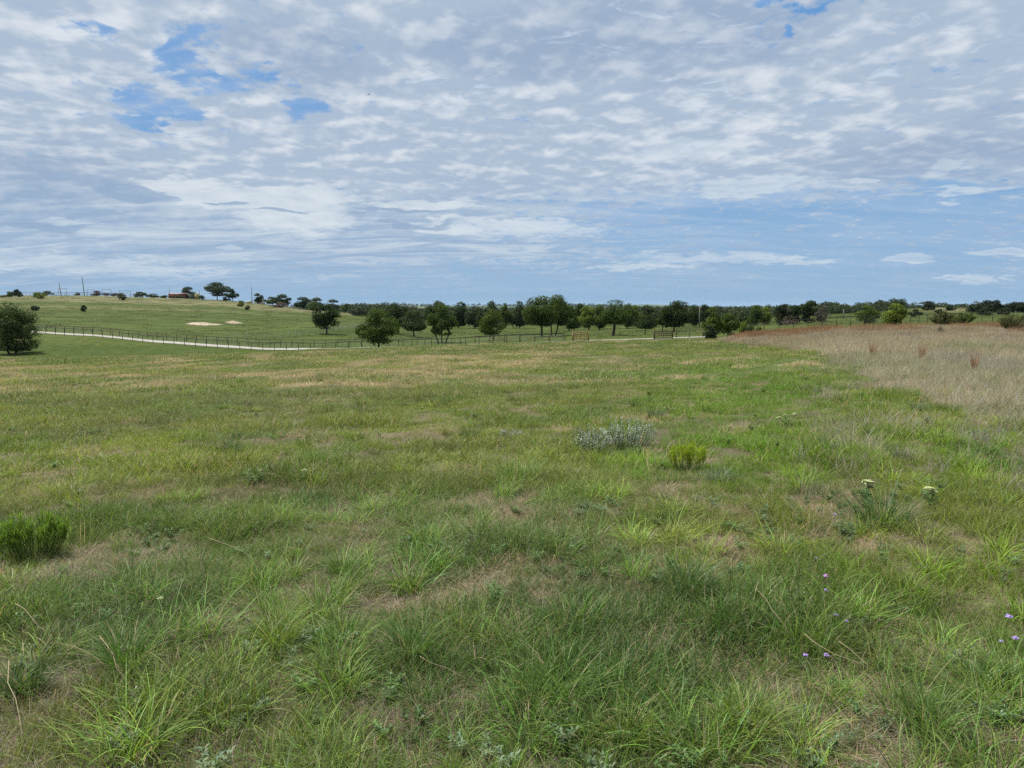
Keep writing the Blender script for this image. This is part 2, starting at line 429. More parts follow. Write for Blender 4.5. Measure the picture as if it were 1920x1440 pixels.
# scrubby tan band along the left ridge and the knoll on the right
ridge = np.clip((gy - 350) / 18, 0, 1) * np.clip((560 - gy) / 60, 0, 1) * np.clip((-.18 - gx / np.maximum(gy, 1)) / .05, 0, 1)
ridge = np.maximum(ridge, .55 * np.clip((gy - 312) / 8, 0, 1) * np.clip((338 - gy) / 8, 0, 1) * np.clip((-.30 - gx / np.maximum(gy, 1)) / .1, 0, 1))
knoll = np.clip((gy - 250) / 40, 0, 1) * np.clip((430 - gy) / 20, 0, 1) * np.clip((gx / np.maximum(gy, 1) - .55) / .05, 0, 1)
ga = ground_me.attributes.new('scrub', 'FLOAT', 'POINT'); ga.data.foreach_set('value', np.maximum(ridge, knoll).astype(np.float32))

def material(name):
    m = bpy.data.materials.new(name); m.use_nodes = True; m.node_tree.nodes.clear()
    t = NT(m.node_tree); out = t.node('ShaderNodeOutputMaterial')
    return m, t, out
def principled(t, col, rough=.8, spec=.2, metal=0.0, normal=None):
    b = t.node('ShaderNodeBsdfPrincipled')
    t.put(b.inputs['Base Color'], col); t.put(b.inputs['Roughness'], rough)
    b.inputs['Specular IOR Level'].default_value = spec; b.inputs['Metallic'].default_value = metal
    if normal is not None: t.put(b.inputs['Normal'], normal)
    return b
def bump(t, h, strength=.4, dist=.02):
    b = t.node('ShaderNodeBump'); t.put(b.inputs['Height'], h)
    b.inputs['Strength'].default_value = strength; b.inputs['Distance'].default_value = dist
    return b.outputs[0]
def attr(t, name, typ='GEOMETRY', out='Fac'):
    n = t.node('ShaderNodeAttribute', attribute_name=name, attribute_type=typ); return n.outputs[out]

gm, t, out = material("meadow_soil")
pos = t.node('ShaderNodeNewGeometry').outputs['Position']
sx = t.node('ShaderNodeSeparateXYZ'); t.put(sx.inputs[0], pos)
dist = t.node('ShaderNodeVectorMath', operation='LENGTH'); t.put(dist.inputs[0], pos)
dist = dist.outputs['Value']
soil = t.mix(t.rng(t.noise(pos, 22, 6, .7, dim='3D'), .35, .7), (.028, .021, .014), (.095, .075, .050))
litter = t.mix(t.rng(t.noise(t.mapping(pos, rot=(0, 0, .5), scale=(1, 2.2, 1)), 55, 5, .7, 1.5, dim='3D'), .45, .62), soil, (.125, .105, .075))
moss = t.mix(t.m('MULTIPLY', t.rng(t.noise(pos, 3, 4, .6, dim='3D'), .3, .55), t.rng(dist, 9, 28, .25, 1.0)), litter, (.055, .080, .020))
near = t.mix(t.m('MULTIPLY', attr(t, 'straw'), .55), moss, (.19, .155, .095))
near = t.mix(attr(t, 'tall_dry'), near, t.mix(t.noise(pos, 6, 4, .6, dim='3D'), (.12, .09, .06), (.19, .17, .11)))
# pasture further out: green with streaks of paler seed heads
fine = t.noise(t.mapping(pos, scale=(1, .5, 1)), 1.1, 5, .65, dim='3D')
mid = t.noise(t.mapping(pos, scale=(.35, 1.1, 1)), .055, 5, .6, dim='3D')
past = t.mix(t.rng(mid, .36, .66), (.026, .048, .005), (.046, .064, .009))
past = t.mix(t.rng(fine, .4, .75, 0, .45), past, (.095, .102, .030))
tan = t.mix(t.rng(fine, .3, .7), (.070, .075, .030), (.185, .165, .095))
past = t.mix(t.m('MULTIPLY', attr(t, 'scrub'), t.rng(t.noise(t.mapping(pos, scale=(.4, 1.6, 1)), .16, 4, .6, dim='3D'), .34, .6, .25, .95)), past, tan)
base = t.mix(t.rng(dist, 95, 125), near, past)
# far plain: woods and fields
plain = t.mix(t.rng(t.noise(t.mapping(pos, scale=(.6, 1, 1)), .0022, 5, .6, dim='3D'), .44, .56), (.022, .042, .016), (.115, .135, .05))
plain = t.mix(t.rng(t.noise(pos, .012, 3, .6, dim='3D'), .45, .6, 0, .7), plain, (.02, .038, .015))
base = t.mix(t.rng(dist, 600, 1100), base, plain)
bs = principled(t, base, .95, .1, normal=bump(t, t.noise(pos, 14, 5, .65, dim='3D'), .6, .05))
t.l.new(bs.outputs[0], out.inputs[0])
ground = link("ground", ground_me, gm)
tag(ground, "rolling pasture falling away to a wooded valley", "ground", kind='structure')

# ------------------------------------------------------------------ gravel road between the two pipe fences
from mathutils.bvhtree import BVHTree
_tri = [tuple(f) for f in fan.tolist()] + [tuple(f) for f in Q.tolist()]
BVH = BVHTree.FromPolygons([tuple(v) for v in V.tolist()], _tri)
_dn = Vector((0, 0, -1))
def gz(x, y):
    r_ = BVH.ray_cast(Vector((float(x), float(y), 500.0)), _dn)
    return r_[0].z if r_[0] is not None else float(height(x, y))
def gzs(X, Y): return np.array([gz(a, b) for a, b in zip(X, Y)])
def gat(px, Y):
    u = ray(px, 600)[0]; return (u * Y, Y, gz(u * Y, Y))
def ghit(px, py, y0=1.2):
    h_ = hit(px, py, y0); return (h_[0], h_[1], gz(h_[0], h_[1]))

LINE = [(-700, 168), (-300, 152), (0, 144.5), (100, 140.5), (300, 132), (500, 124.5), (620, 120.5), (720, 118), (850, 116), (960, 114.5), (1075, 114.5), (1226, 117), (1300, 119), (1420, 121), (1600, 124), (1900, 130)]
LXY = np.array([[ray(p, 640)[0] * Y, Y] for p, Y in LINE])
def path(off=0.0, x0=None, x1=None, step=1.0):
    """points every step metres along the front fence line, moved back by off"""
    P_ = LXY.copy()
    d = np.gradient(P_, axis=0); n_ = np.c_[-d[:, 1], d[:, 0]]; n_ /= np.linalg.norm(n_, axis=1)[:, None]
    n_[n_[:, 1] < 0] *= -1
    P_ = P_ + n_ * off
    L = np.concatenate([[0], np.cumsum(np.hypot(*np.diff(P_, axis=0).T))])
    s_ = np.arange(0, L[-1], step)
    q = np.c_[np.interp(s_, L, P_[:, 0]), np.interp(s_, L, P_[:, 1])]
    if x0 is not None: q = q[q[:, 0] >= x0]
    if x1 is not None: q = q[q[:, 0] <= x1]
    return q
XE = ray(1338, 640)[0] * 119
ra, rb = path(1.4, x1=XE), path(5.8, x1=XE + 2)
n_ = min(len(ra), len(rb)); kk = 6
RV, RQ = [], []
jit = (noise2(np.arange(n_) / 2.2, 3.3, 3) - .5) * .5
for i_ in range(n_):
    for j_ in range(kk + 1):
        p = ra[i_] + (rb[i_] - ra[i_]) * (j_ / kk)
        p = p + (0, jit[i_] if j_ == 0 else (-jit[(i_ * 7) % n_] if j_ == kk else 0))
        RV.append((p[0], p[1], gz(*p) + .05 + .03 * math.sin(math.pi * j_ / kk)))
for i_ in range(n_ - 1):
    for j_ in range(kk):
        a_ = i_ * (kk + 1) + j_
        RQ.append((a_, a_ + kk + 1, a_ + kk + 2, a_ + 1))
rm, t, out = material("crushed_limestone")
pos = t.node('ShaderNodeNewGeometry').outputs['Position']
rc = t.mix(t.rng(t.noise(pos, 1.5, 5, .65, dim='3D'), .3, .7), (.21, .20, .18), (.32, .31, .28))
t.l.new(principled(t, rc, .95, .1, normal=bump(t, t.noise(pos, 20, 4, .6, dim='3D'), .5, .03)).outputs[0], out.inputs[0])
road = link("road", mesh_np("road", RV, [RQ], True), rm)
tag(road, "pale gravel ranch road running between pipe fences", "road", kind='structure')

# ------------------------------------------------------------------ pipe fences and gates
def solid(name, col, rough=.7, spec=.3, var=.25, scale=8.0, metal=0.0):
    m, t, out = material(name)
    pos = t.node('ShaderNodeTexCoord').outputs['Object']
    n = t.noise(pos, scale, 4, .6, dim='3D')
    c = t.mix(t.rng(n, .3, .7), tuple(x * (1 - var) for x in col), tuple(x * (1 + var) for x in col))
    t.l.new(principled(t, c, rough, spec, metal, bump(t, n, .3, .01)).outputs[0], out.inputs[0])
    return m
M_pipe = solid("rusted_pipe", (.022, .017, .013), .75, .3, .5, 3)
M_gate = solid("rusty_gate_pipe", (.25, .155, .060), .75, .3, .4, 2)
M_gate2 = solid("dark_gate_pipe", (.060, .036, .024), .75, .3, .4, 2)
M_wire = solid("galvanised_wire", (.16, .17, .15), .6, .4, .2, 3)
M_wood = solid("weathered_wood", (.17, .15, .125), .9, .1, .3, 2)

def pipe_fence(name, label, pts, h=1.37, spacing=2.44, r=.048, wires=6, post_mat=M_pipe, rail=True, maxposts=100, wire_r=.007):
    """fence > rail, wire, one post every few metres"""
    L = np.concatenate([[0], np.cumsum(np.hypot(*np.diff(pts, axis=0).T))])
    s_ = np.arange(0, L[-1], spacing)[:maxposts]
    P_ = [(float(np.interp(a, L, pts[:, 0])), float(np.interp(a, L, pts[:, 1]))) for a in s_]
    P_ = [(x, y, gz(x, y)) for x, y in P_]
    root = thing(name, label, "fence", P_[0])
    o0 = np.array(P_[0])
    rel = [np.array(p) - o0 for p in P_]
    if rail:
        MB().tube([p + (0, 0, h) for p in rel], r, 8).build("rail", M_pipe, root, smooth=True)
    wb = MB()
    for k in range(wires):
        zz = .12 + (h - .25) * k / max(1, wires - 1)
        wb.tube([p + (0, -.03, zz) for p in rel], wire_r, 4, cap=False)
    vs = []
    for a, b in zip(rel[:-1], rel[1:]):
        for q in (.25, .5, .75):
            c_ = a + (b - a) * q + (0, -.03, 0); wb.tube([c_ + (0, 0, .1), c_ + (0, 0, h - .12)], wire_r * .8, 3, cap=False)
    wb.build("wire", M_wire, root)
    pm = MB().tube([(0, 0, -.3), (0, 0, h + .01)], r * 1.05, 8).build("post", post_mat, root, tuple(rel[0]), True)
    for p in rel[1:]:
        c_ = pm.copy(); ROOT.objects.link(c_); c_.parent = root; c_.location = tuple(p)
        c_.rotation_euler = (rng.normal(0, .008), rng.normal(0, .008), 0)
    return root

g1a, g1b = ray(1073, 640)[0], ray(1104, 640)[0]
fr = path(0, x1=g1a * 114.5, step=.6); fr = fr[fr[:, 0] > -100]
pipe_fence("pipe_fence", "dark pipe fence on the near side of the gravel road, ending at the rusty gate", fr)
rr_ = path(8.3, x1=g1a * 118, step=.6); rr_ = rr_[rr_[:, 0] > -104]
pipe_fence("pipe_fence", "dark pipe fence on the far side of the gravel road, behind the near one", rr_)

def gate(px0, px1, Y0, Y1, h, label, mat, bars=5):
    a = np.array(gat(px0, Y0)); b = np.array(gat(px1, Y1))
    root = thing("pipe_gate", label, "gate", tuple(a)); b = b - a
    d = b / np.linalg.norm(b)
    zb = .18
    fr_ = MB().tube([(0, 0, 0) + d * .12 + (0, 0, zb), (0, 0, 0) + d * .12 + (0, 0, h)], .045, 8)
    fr_.build("end_bar", mat, root, smooth=True)
    MB().tube([b - d * .12 + (0, 0, zb), b - d * .12 + (0, 0, h)], .045, 8).build("end_bar", mat, root, smooth=True)
    m_ = b * .5
    MB().tube([m_ + (0, 0, zb), m_ + (0, 0, h)], .03, 8).build("brace", mat, root, smooth=True)
    for k in range(bars):
        z_ = zb + (h - zb) * k / (bars - 1)
        MB().tube([d * .08 + (0, 0, z_), b - d * .08 + (0, 0, z_)], .075 if k in (0, bars - 1) else .065, 8).build("rail", mat, root, smooth=True)
    for p in (np.zeros(3), b):
        MB().tube([p + (0, 0, -.3), p + (0, 0, h + .12)], .075, 10).build("gate_post", mat, root, smooth=True)
gate(1074, 1104, 114.6, 115.0, 1.45, "rusty orange brown five bar pipe gate at the end of the road fence", M_gate)
gate(1227, 1262, 117.5, 119.2, 1.25, "dark brown pipe gate beyond the open road, beside the dark oak", M_gate2, 4)
fr2 = path(.8, x0=ray(1263, 640)[0] * 119, x1=ray(1332, 640)[0] * 119.8, step=.6)
pipe_fence("pipe_fence", "short run of dark pipe fence between the dark gate and the juniper", fr2)
br = np.array([[ray(1377, 610)[0] * 128, 128], [ray(1620, 610)[0] * 134, 134], [ray(1790, 610)[0] * 150, 150], [ray(1990, 610)[0] * 160, 160]])
br = np.c_[np.interp(np.arange(0, 1, .01), [0, .4, .7, 1], br[:, 0]), np.interp(np.arange(0, 1, .01), [0, .4, .7, 1], br[:, 1])]
pipe_fence("pipe_fence", "dark pipe fence seen above the tall dry grass on the right", br, h=1.9, spacing=3.0, r=.06)
# fence climbing the pasture beyond the road
dg = np.array([gat(408, 150)[:2], gat(520, 156)[:2], gat(600, 166)[:2], gat(660, 196)[:2], gat(700, 228)[:2], gat(745, 290)[:2], gat(790, 370)[:2]])
tt = np.linspace(0, len(dg) - 1, 200)
dg = np.c_[np.interp(tt, np.arange(len(dg)), dg[:, 0]), np.interp(tt, np.arange(len(dg)), dg[:, 1])]
pipe_fence("field_fence", "thin post and wire fence crossing the green pasture behind the road fences", dg, h=1.35, spacing=1.9, r=.05, wires=5, rail=False, post_mat=M_wire)
dl = np.array([gat(400, 150)[:2], gat(330, 143.5)[:2]])
# ------------------------------------------------------------------ things along the left ridge
rf = np.array([gat(p, 428)[:2] for p in range(44, 262, 8)])
pipe_fence("ridge_fence", "pale rail fence along the skyline of the left ridge", rf, h=1.9, spacing=2.6, r=.07, wires=0 or 2, post_mat=M_wire, wire_r=.02)
def frame(px0, px1, y_top, Y, label):
    a = np.array(gat(px0, Y)); b = np.array(gat(px1, Y))
    root = thing("pipe_arch", label, "pipe arch", tuple(a)); b = b - a
    h = CAM_Z + ray(px0, y_top)[1] * Y - a[2]
    MB().tube([(0, 0, -.2), (0, 0, h)], .10, 8).build("upright", M_wire, root)
    MB().tube([b + (0, 0, -.2), b + (0, 0, h)], .10, 8).build("upright", M_wire, root)
    MB().tube([(0, 0, h - .05), b + (0, 0, h - .05)], .11, 8).build("crossbar", M_wire, root)
frame(113, 128.5, 541, 424, "thin pipe frame beside the shorter leaning pole on the ridge")
frame(167, 181, 543, 430, "thin pipe frame above the dark brush on the ridge, right of the tallest pole")
frame(195, 211.5, 542, 430, "thin pipe frame on the ridge, middle one of the three right of the tallest pole")
frame(227, 248, 545, 430, "widest thin pipe frame on the ridge, above the small green tree")
def pole(px, y_top, y_base, Y, label, r=.14, lean=0.0, arm=False):
    a = gat(px, Y); h = CAM_Z + ray(px, y_top)[1] * Y - a[2]
    root = thing("utility_pole", label, "pole", a)
    MB().tube([(0, 0, -.3), (lean * .5, 0, h * .5), (lean, 0, h)], [r * 1.2, r, r * .75], 10).build("post", M_wood, root, smooth=True)
    if arm: MB().box((lean, 0, h - .5), (1.7, .14, .14)).build("crossarm", M_wood, root)
pole(118, 530, 551, 426, "shorter leaning wooden pole on the ridge, left of the tallest one", .22, -.9)
pole(161.5, 520, 552, 426, "tallest wooden utility pole on the left ridge", .22, -.8, True)
pole(320.5, 539, 550, 440, "thin pole standing behind the left end of the red shed", .13)
pole(376.5, 544, 557, 440, "thin pole right of the tan container on the ridge", .13)
pole(474, 536, 567, 432, "slim pale pole on the ridge between the big oak and the white shed", .17)
pole(777, 566, 590, 900, "distant utility pole on the plain, left of centre", .35)
pole(1227, 580, 604, 330, "grey pole standing among the trees behind the open road", .16)
pole(1581, 580, 607, 230, "grey pole in the green field behind the tall dry grass", .14)
pole(1311.5, 572, 612, 215, "dark pole left of the juniper, in front of the woods", .17)

def shed(px0, px1, y_top, Y, depth, label, mat, cat="shed", roof=None, name="shed", pitch=.6, doors=0):
    a = np.array(gat(px0, Y)); b = np.array(gat(px1, Y)); wd = np.hypot(*(b - a)[:2]); mid = (a + b) / 2
    base = min(a[2], b[2]) - .3; h = CAM_Z + ray(px0, y_top)[1] * Y - base
    rz = math.atan2(b[1] - a[1], b[0] - a[0])
    root = thing(name, label, cat, (mid[0], mid[1] + depth / 2, base), rz)
    hw = h - pitch
    MB().box((0, 0, hw / 2), (wd, depth, hw)).build("wall", mat, root)
    if roof:
        x, y = wd / 2 + .15, depth / 2 + .2
        Vv = [(-x, -y, hw + .003), (x, -y, hw + .003), (x, 0, h), (-x, 0, h), (-x, y, hw + .003), (x, y, hw + .003), (-x, -y, hw - .12), (x, -y, hw - .12), (-x, y, hw - .12), (x, y, hw - .12)]
        MB().add(Vv, [(0, 1, 2, 3), (3, 2, 5, 4), (6, 7, 1, 0), (4, 5, 9, 8), (7, 6, 8, 9)], [(0, 3, 6), (3, 4, 8), (3, 8, 6), (1, 7, 2), (2, 9, 5), (2, 7, 9)]).build("roof", roof, root)
    for k in range(doors):
        xx = wd * (-.30 + .6 * k / max(1, doors - 1)) if doors > 1 else 0
        MB().box((xx, -depth / 2 - .03, hw * .42), (min(2.4, wd * .2), .06, hw * .8)).build("door", M_wood, root)
    return root
M_red = solid("faded_red_metal", (.12, .036, .030), .7, .2, .25, .6)
M_grn = solid("green_metal", (.035, .075, .045), .7, .2, .25, .6)
M_tan = solid("tan_metal", (.34, .30, .12), .7, .2, .2, .6)
M_wht = solid("white_metal", (.36, .36, .35), .6, .2, .1, .6)
M_rst = solid("pale_tin_roof", (.30, .26, .25), .6, .2, .2, .6)
shed(318, 350.5, 549.3, 436, 5, "long faded red shed with a pale roof edge behind brush on the ridge", M_red, roof=M_rst, doors=0, pitch=.35)
shed(351.5, 366, 551.5, 437, 3, "green shipping container between the red shed and the tan one", M_grn, "container", roof=M_grn, name="shipping_container", pitch=.12, doors=1)
shed(366.7, 373, 550.7, 437, 3, "small tan container at the right end of the sheds on the ridge", M_tan, "container", roof=M_tan, name="shipping_container", pitch=.12, doors=1)
shed(478, 493.5, 561.5, 470, 5, "low white shed behind the trees on the ridge", M_wht, roof=M_rst, pitch=.4, doors=1)
shed(463, 470, 564, 470, 4, "tiny pale building right of the ridge pole", M_tan, roof=M_wht, pitch=.4, doors=1)
shed(710, 727, 583, 640, 16, "pale roofed barn in the valley behind the trees left of centre", M_wht, "barn", roof=M_tan, name="barn", pitch=2.5, doors=2)
shed(683, 697, 582.5, 800, 14, "small pale barn in the distant valley beside the hillside", M_wht, "barn", roof=M_wht, name="barn", pitch=2.5, doors=2)
shed(792, 803, 591, 480, 9, "small grey white shed between the round topped oak and the many stemmed oak", M_wht, "barn", roof=M_rst, name="barn", pitch=1.2, doors=1)

# bare sandy scrape on the hillside: an earth bank facing the camera
M_sand, t, out = material("bare_sand")
pos = t.node('ShaderNodeNewGeometry').outputs['Position']
nn = t.noise(pos, .7, 5, .65, dim='3D')
t.l.new(principled(t, t.mix(t.rng(nn, .35, .65), (.18, .145, .105), (.36, .31, .235)), .95, .1, normal=bump(t, nn, .6, .3)).outputs[0], out.inputs[0])
def scrape(pxa, pxb, y, h_m, label):
    n = 40; Vv = []
    Yc = hit((pxa + pxb) / 2, y, 160)[1]
    for i_ in range(n + 1):
        s_ = i_ / n; px = pxa + (pxb - pxa) * s_
        e = math.sin(math.pi * s_) ** .9 * (.6 + .6 * noise2(i_ / 9.0, pxa, 9)) if 0 < s_ < 1 else 0
        for j_ in range(7):
            Yj = Yc - 6 * e * (1 - j_ / 3.0) * (.7 + .6 * noise2(i_ / 3.0, j_ / 2 + pxa, 2))
            X, Y_, z = gat(px, Yj)
            Vv.append((X, Y_, z + .06 + e * h_m * (j_ / 6.0) ** 1.3 * (.8 + .4 * noise2(i_ / 4.0, 7.7, 5)) * (1 if j_ < 6 else .0)))
    Q_ = [(i_ * 7 + j_, (i_ + 1) * 7 + j_, (i_ + 1) * 7 + j_ + 1, i_ * 7 + j_ + 1) for i_ in range(n) for j_ in range(6)]
    o = link("sand_bank", mesh_np("sand_bank", Vv, [Q_], True), M_sand); tag(o, label, "bare ground")
scrape(346, 418, 608.5, .55, "longer strip of bare pale sand scraped into the green hillside")
scrape(420, 456, 605.5, .5, "shorter strip of bare yellow sand on the green hillside")

# ------------------------------------------------------------------ foliage
def leafmat(name, col, col2, trans=.25, var=.45, cl=1.2, spec=.10):
    m, t, out = material(name)
    geo = t.node('ShaderNodeNewGeometry'); rnd = geo.outputs['Random Per Island']
    n = t.noise(t.node('ShaderNodeTexCoord').outputs['Object'], cl, 3, .6, dim='3D')
    f = t.m('ADD', t.m('MULTIPLY', rnd, .55), t.m('MULTIPLY', t.rng(n, .36, .64), .55), clamp=True)
    c = t.mix(f, tuple(x * (1 - var) for x in col), tuple(col2))
    oi = t.node('ShaderNodeObjectInfo').outputs['Random']
    hs = t.mix(oi, (.78, .84, .90), (1.26, 1.14, .96)); c = t.mix(1.0, c, hs, 'MULTIPLY')
    b = principled(t, c, .6, spec)
    tr = t.node('ShaderNodeBsdfTranslucent'); t.put(tr.inputs[0], t.mix(.5, c, (col2[0] * 1.3, col2[1] * 1.35, col2[2] * .7)))
    mx = t.node('ShaderNodeMixShader'); mx.inputs[0].default_value = trans
    t.l.new(b.outputs[0], mx.inputs[1]); t.l.new(tr.outputs[0], mx.inputs[2]); t.l.new(mx.outputs[0], out.inputs[0])
    return m
LM = dict(
    oak=leafmat("oak_leaves", (.038, .070, .015), (.088, .136, .026)),
    dark=leafmat("dark_oak_leaves", (.020, .038, .012), (.046, .076, .020)),
    bright=leafmat("fresh_leaves", (.095, .145, .024), (.170, .230, .036)),
    grey=leafmat("grey_green_leaves", (.034, .054, .022), (.068, .094, .038)),
    juniper=leafmat("juniper_needles", (.016, .028, .014), (.034, .052, .023), .15),
    olive=leafmat("olive_scrub_leaves", (.060, .070, .025), (.110, .118, .044)),
    brown=leafmat("dry_brush_twigs", (.085, .065, .055), (.16, .13, .11), .15),
)
M_bark = solid("oak_bark", (.060, .050, .040), .95, .1, .35, 6)
M_dead = solid("dead_wood", (.22, .20, .19), .95, .1, .25, 6)

def leaf_cards(C, N, size, r, flat=.0):
    """rhombic leaf sprays at points C facing N (with scatter)"""
    n = len(C)
    d = N + r.normal(0, .75, (n, 3)); d /= np.linalg.norm(d, axis=1)[:, None] + 1e-9
    a = np.cross(d, r.normal(0, 1, (n, 3))); a /= np.linalg.norm(a, axis=1)[:, None] + 1e-9
    b = np.cross(d, a)
    s_ = size * r.uniform(.55, 1.35, (n, 1)); s2 = s_ * r.uniform(.45, .9, (n, 1))
    k = d * s_ * .25
    V = np.stack([C - a * s_ * .6, C - b * s2 * .5 + k, C + a * s_ * .6, C + b * s2 * .5 + k], 1).reshape(-1, 3)
    return V, np.arange(4 * n).reshape(-1, 4)

def crown_points(wd, dp, ht, z0, r, n, lobes, shape):
    """points and outward normals over overlapping lobes filling the envelope"""
    L = []
    for k in range(lobes):
        for _ in range(30):
            p = r.uniform(-1, 1, 3)
            if np.linalg.norm(p) < 1 and np.linalg.norm(p) > .25: break
        q = p * (.66, .66, .64)
        zc = q[2]
        if shape == 'dome': sc_ = 1.0 if zc > -.1 else 1.0 + .25 * zc
        elif shape == 'cone': sc_ = 1.0 - .55 * (zc + .64) / 1.28
        elif shape == 'umbrella': q[2] = abs(zc) * .75 - .08; sc_ = 1.0
        else: sc_ = 1.0
        rr = r.uniform(.20, .33)
        L.append((np.array([q[0] * sc_, q[1] * sc_, q[2]]), rr * (.85 if shape == 'cone' else 1)))
    L.append((np.array([0, 0, .0]), .42))
    L.append((np.array([r.uniform(-.2, .2), 0, .62]), .34 if shape != 'cone' else .24))
    Wt = np.array([l[1] ** 2 for l in L]); Wt /= Wt.sum()
    idx = r.choice(len(L), n, p=Wt)
    D = r.normal(0, 1, (n, 3)); D /= np.linalg.norm(D, axis=1)[:, None]
    D[:, 2] = np.where(D[:, 2] < -.35, -D[:, 2] * r.uniform(-.4, 1, n), D[:, 2])
    rad_ = r.uniform(.2, 1.0, n) ** .30
    c_ = np.array([l[0] for l in L])[idx]; rr = np.array([l[1] for l in L])[idx]
    # lumps on each lobe
    lump = 1 + .22 * np.sin(D[:, 0] * 7 + idx) * np.cos(D[:, 1] * 6 + idx * 2) + r.normal(0, .06, n)
    Pn = c_ + D * (rr * rad_ * lump)[:, None]
    keep = noise2(Pn[:, 0] * 5 + idx, Pn[:, 2] * 5 + Pn[:, 1] * 4, int(r.integers(1000))) > .18
    Pn, D = Pn[keep], D[keep]
    lo_, hi_ = np.percentile(Pn, [1.2, 98.8], axis=0)
    Pn = (Pn - (lo_ + hi_) / 2) / ((hi_ - lo_) / 2)
    m_ = np.linalg.norm(Pn, axis=1) < 1.12
    Pn, D = Pn[m_], D[m_]
    L = [((l[0] - (lo_ + hi_) / 2) / ((hi_ - lo_) / 2), l[1]) for l in L]
    Pn = Pn * (wd / 2, dp / 2, ht / 2) * (1.02, 1.02, 1.0)
    lo = -ht / 2
    Pn[:, 2] = np.maximum(Pn[:, 2], lo + r.uniform(0, .06, len(Pn)) * ht)
    return Pn + (0, 0, z0 + ht / 2), D, L

TREES = []
def tree(px, by, ty, l, rr_, kind='oak', shape='dome', cb=None, Y=None, y0=112, label="", cat="tree", group=None, trunk=1, lean=0.0, sparse=1.0,
         name="oak_tree", seed=None, lobes=16, tilt=0, leaf=None, trunkw=1.0):
    """tree whose trunk meets the ground at photo column px; base, top, left, right and crown bottom given as photo pixels at its distance"""
    r = np.random.default_rng(seed if seed is not None else int(px * 7 + ty))
    if Y is None: Y = hit(px, by, y0)[1]
    base = np.array(gat(px, Y)); k = pxm(Y)
    top = CAM_Z + ray(px, ty)[1] * Y - base[2]
    wd = (rr_ - l) / k; cx = ((l + rr_) / 2 - px) / k
    if cb is None: cb = by - (by - ty) * .16
    zb = max(0.0, min(CAM_Z + ray(px, cb)[1] * Y - base[2], top * (by - cb) / (by - ty))); ht = top - zb
    o = thing(name, label, cat, tuple(base), 0, group)
    dp = wd * r.uniform(.8, 1.0)
    s_ = leaf or max(.20, min(.42, 2.0 / k))
    n = int(min(20000, max(250, sparse * 17.0 * wd * ht / s_ ** 2)))
    C, N, L = crown_points(wd, dp, ht, zb, r, n, lobes, shape)
    C[:, 0] += cx
    Vv, Qv = leaf_cards(C, N, s_, r)
    link("crown", mesh_np("crown", Vv, [Qv]), LM[kind], o)
    mb = MB(); R0 = max(.06, .028 * top) * trunkw
    bark = M_bark
    fork = np.array([cx * .25 + lean * .5, 0, zb + ht * .14])
    for q in range(trunk):
        off = (q - (trunk - 1) / 2) * R0 * (3.2 if trunk > 1 else 0)
        st_ = np.array([off, r.uniform(-.2, .2) if trunk > 1 else 0, -.35])
        fk = fork + (off * 2.2, 0, 0)
        rq = R0 * (1 if trunk == 1 else .7)
        mb.tube([st_, st_ * .6 + np.array([off * .4, 0, .1]), (st_ + fk) / 2 + r.normal(0, .07, 3) + (lean * .1, 0, 0), fk], [rq * 1.55, rq * 1.1, rq * .9, rq * .8], 9)
        for a in range(6):
            c_ = L[int(r.integers(len(L)))][0] * (wd / 2, dp / 2, ht / 2) * .8 + (cx, 0, zb + ht / 2)
            if c_[2] < fk[2]: c_[2] = fk[2] + .3
            m1 = fk + (c_ - fk) * .45 + (0, 0, .06 * ht) + r.normal(0, .12, 3)
            mb.tube([fk - (0, 0, .15), m1, c_], [rq * .55, rq * .35, rq * .12], 6, cap=False)
            for b_ in range(2):
                e = c_ + r.normal(0, 1, 3) * (wd * .14, dp * .14, ht * .12)
                mb.tube([m1, (m1 + e) / 2 + r.normal(0, .05, 3), e], [rq * .28, rq * .18, rq * .06], 5, cap=False)
    mb.build("trunk", bark, o, smooth=True)
    return o

G_F = "oaks in the pasture beyond the road"; G_W = "trees at the edge of the wood"; G_R = "trees and brush on the left ridge"; G_S = "junipers and shrubs on the right"
T = tree
# the big ones round the road, left to right
T(18, 667, 572, -28, 74, 'dark', 'dome', cb=660, Y=112, label="large dark oak cut off by the left edge of the view", group=G_F, lobes=26, trunk=2)
T(612, 624.5, 571, 588, 637, 'dark', 'dome', cb=616, Y=165, label="small round oak on a thin trunk alone in the pasture left of centre", group=G_F, lobes=20)
T(708, 650, 582, 670, 745, 'oak', 'cone', cb=642, Y=114, label="wide bushy oak standing right at the road fence, foliage almost to the ground", group=G_F, lobes=26)
T(747, 624, 569, 724, 768, 'dark', 'dome', cb=611, Y=178, label="dark round topped oak behind the bushy fence oak", group=G_F, lobes=20)
T(776, 627.5, 583, 752, 801, 'grey', 'dome', cb=618, Y=168, label="low grey green oak between the round topped oak and the many stemmed one", group=G_F)
T(828, 640, 571, 803, 857, 'oak', 'dome', cb=627, Y=142, label="full oak with several thin stems just behind the road fence", group=G_F, trunk=3, lobes=22)
T(925, 634, 582, 898, 945, 'oak', 'dome', cb=625, Y=150, label="small dense oak on a short trunk behind the fence, left of the tallest oaks", group=G_F, lobes=20)
T(1016, 633, 557, 981, 1046, 'oak', 'dome', cb=612, Y=168, label="tallest oak with one straight trunk near the middle of the view", group=G_F, lobes=30)
T(1038, 631, 555, 1020, 1071, 'oak', 'dome', cb=611, Y=173, label="tall oak with a double trunk, crown merging with the tallest oak", group=G_F, trunk=2, lobes=24)
T(1150, 629.5, 564.5, 1127, 1181, 'oak', 'umbrella', cb=608, Y=158, label="spreading oak on a bare leaning trunk right behind the open road", group=G_F, lean=.5, lobes=22, trunkw=1.5)
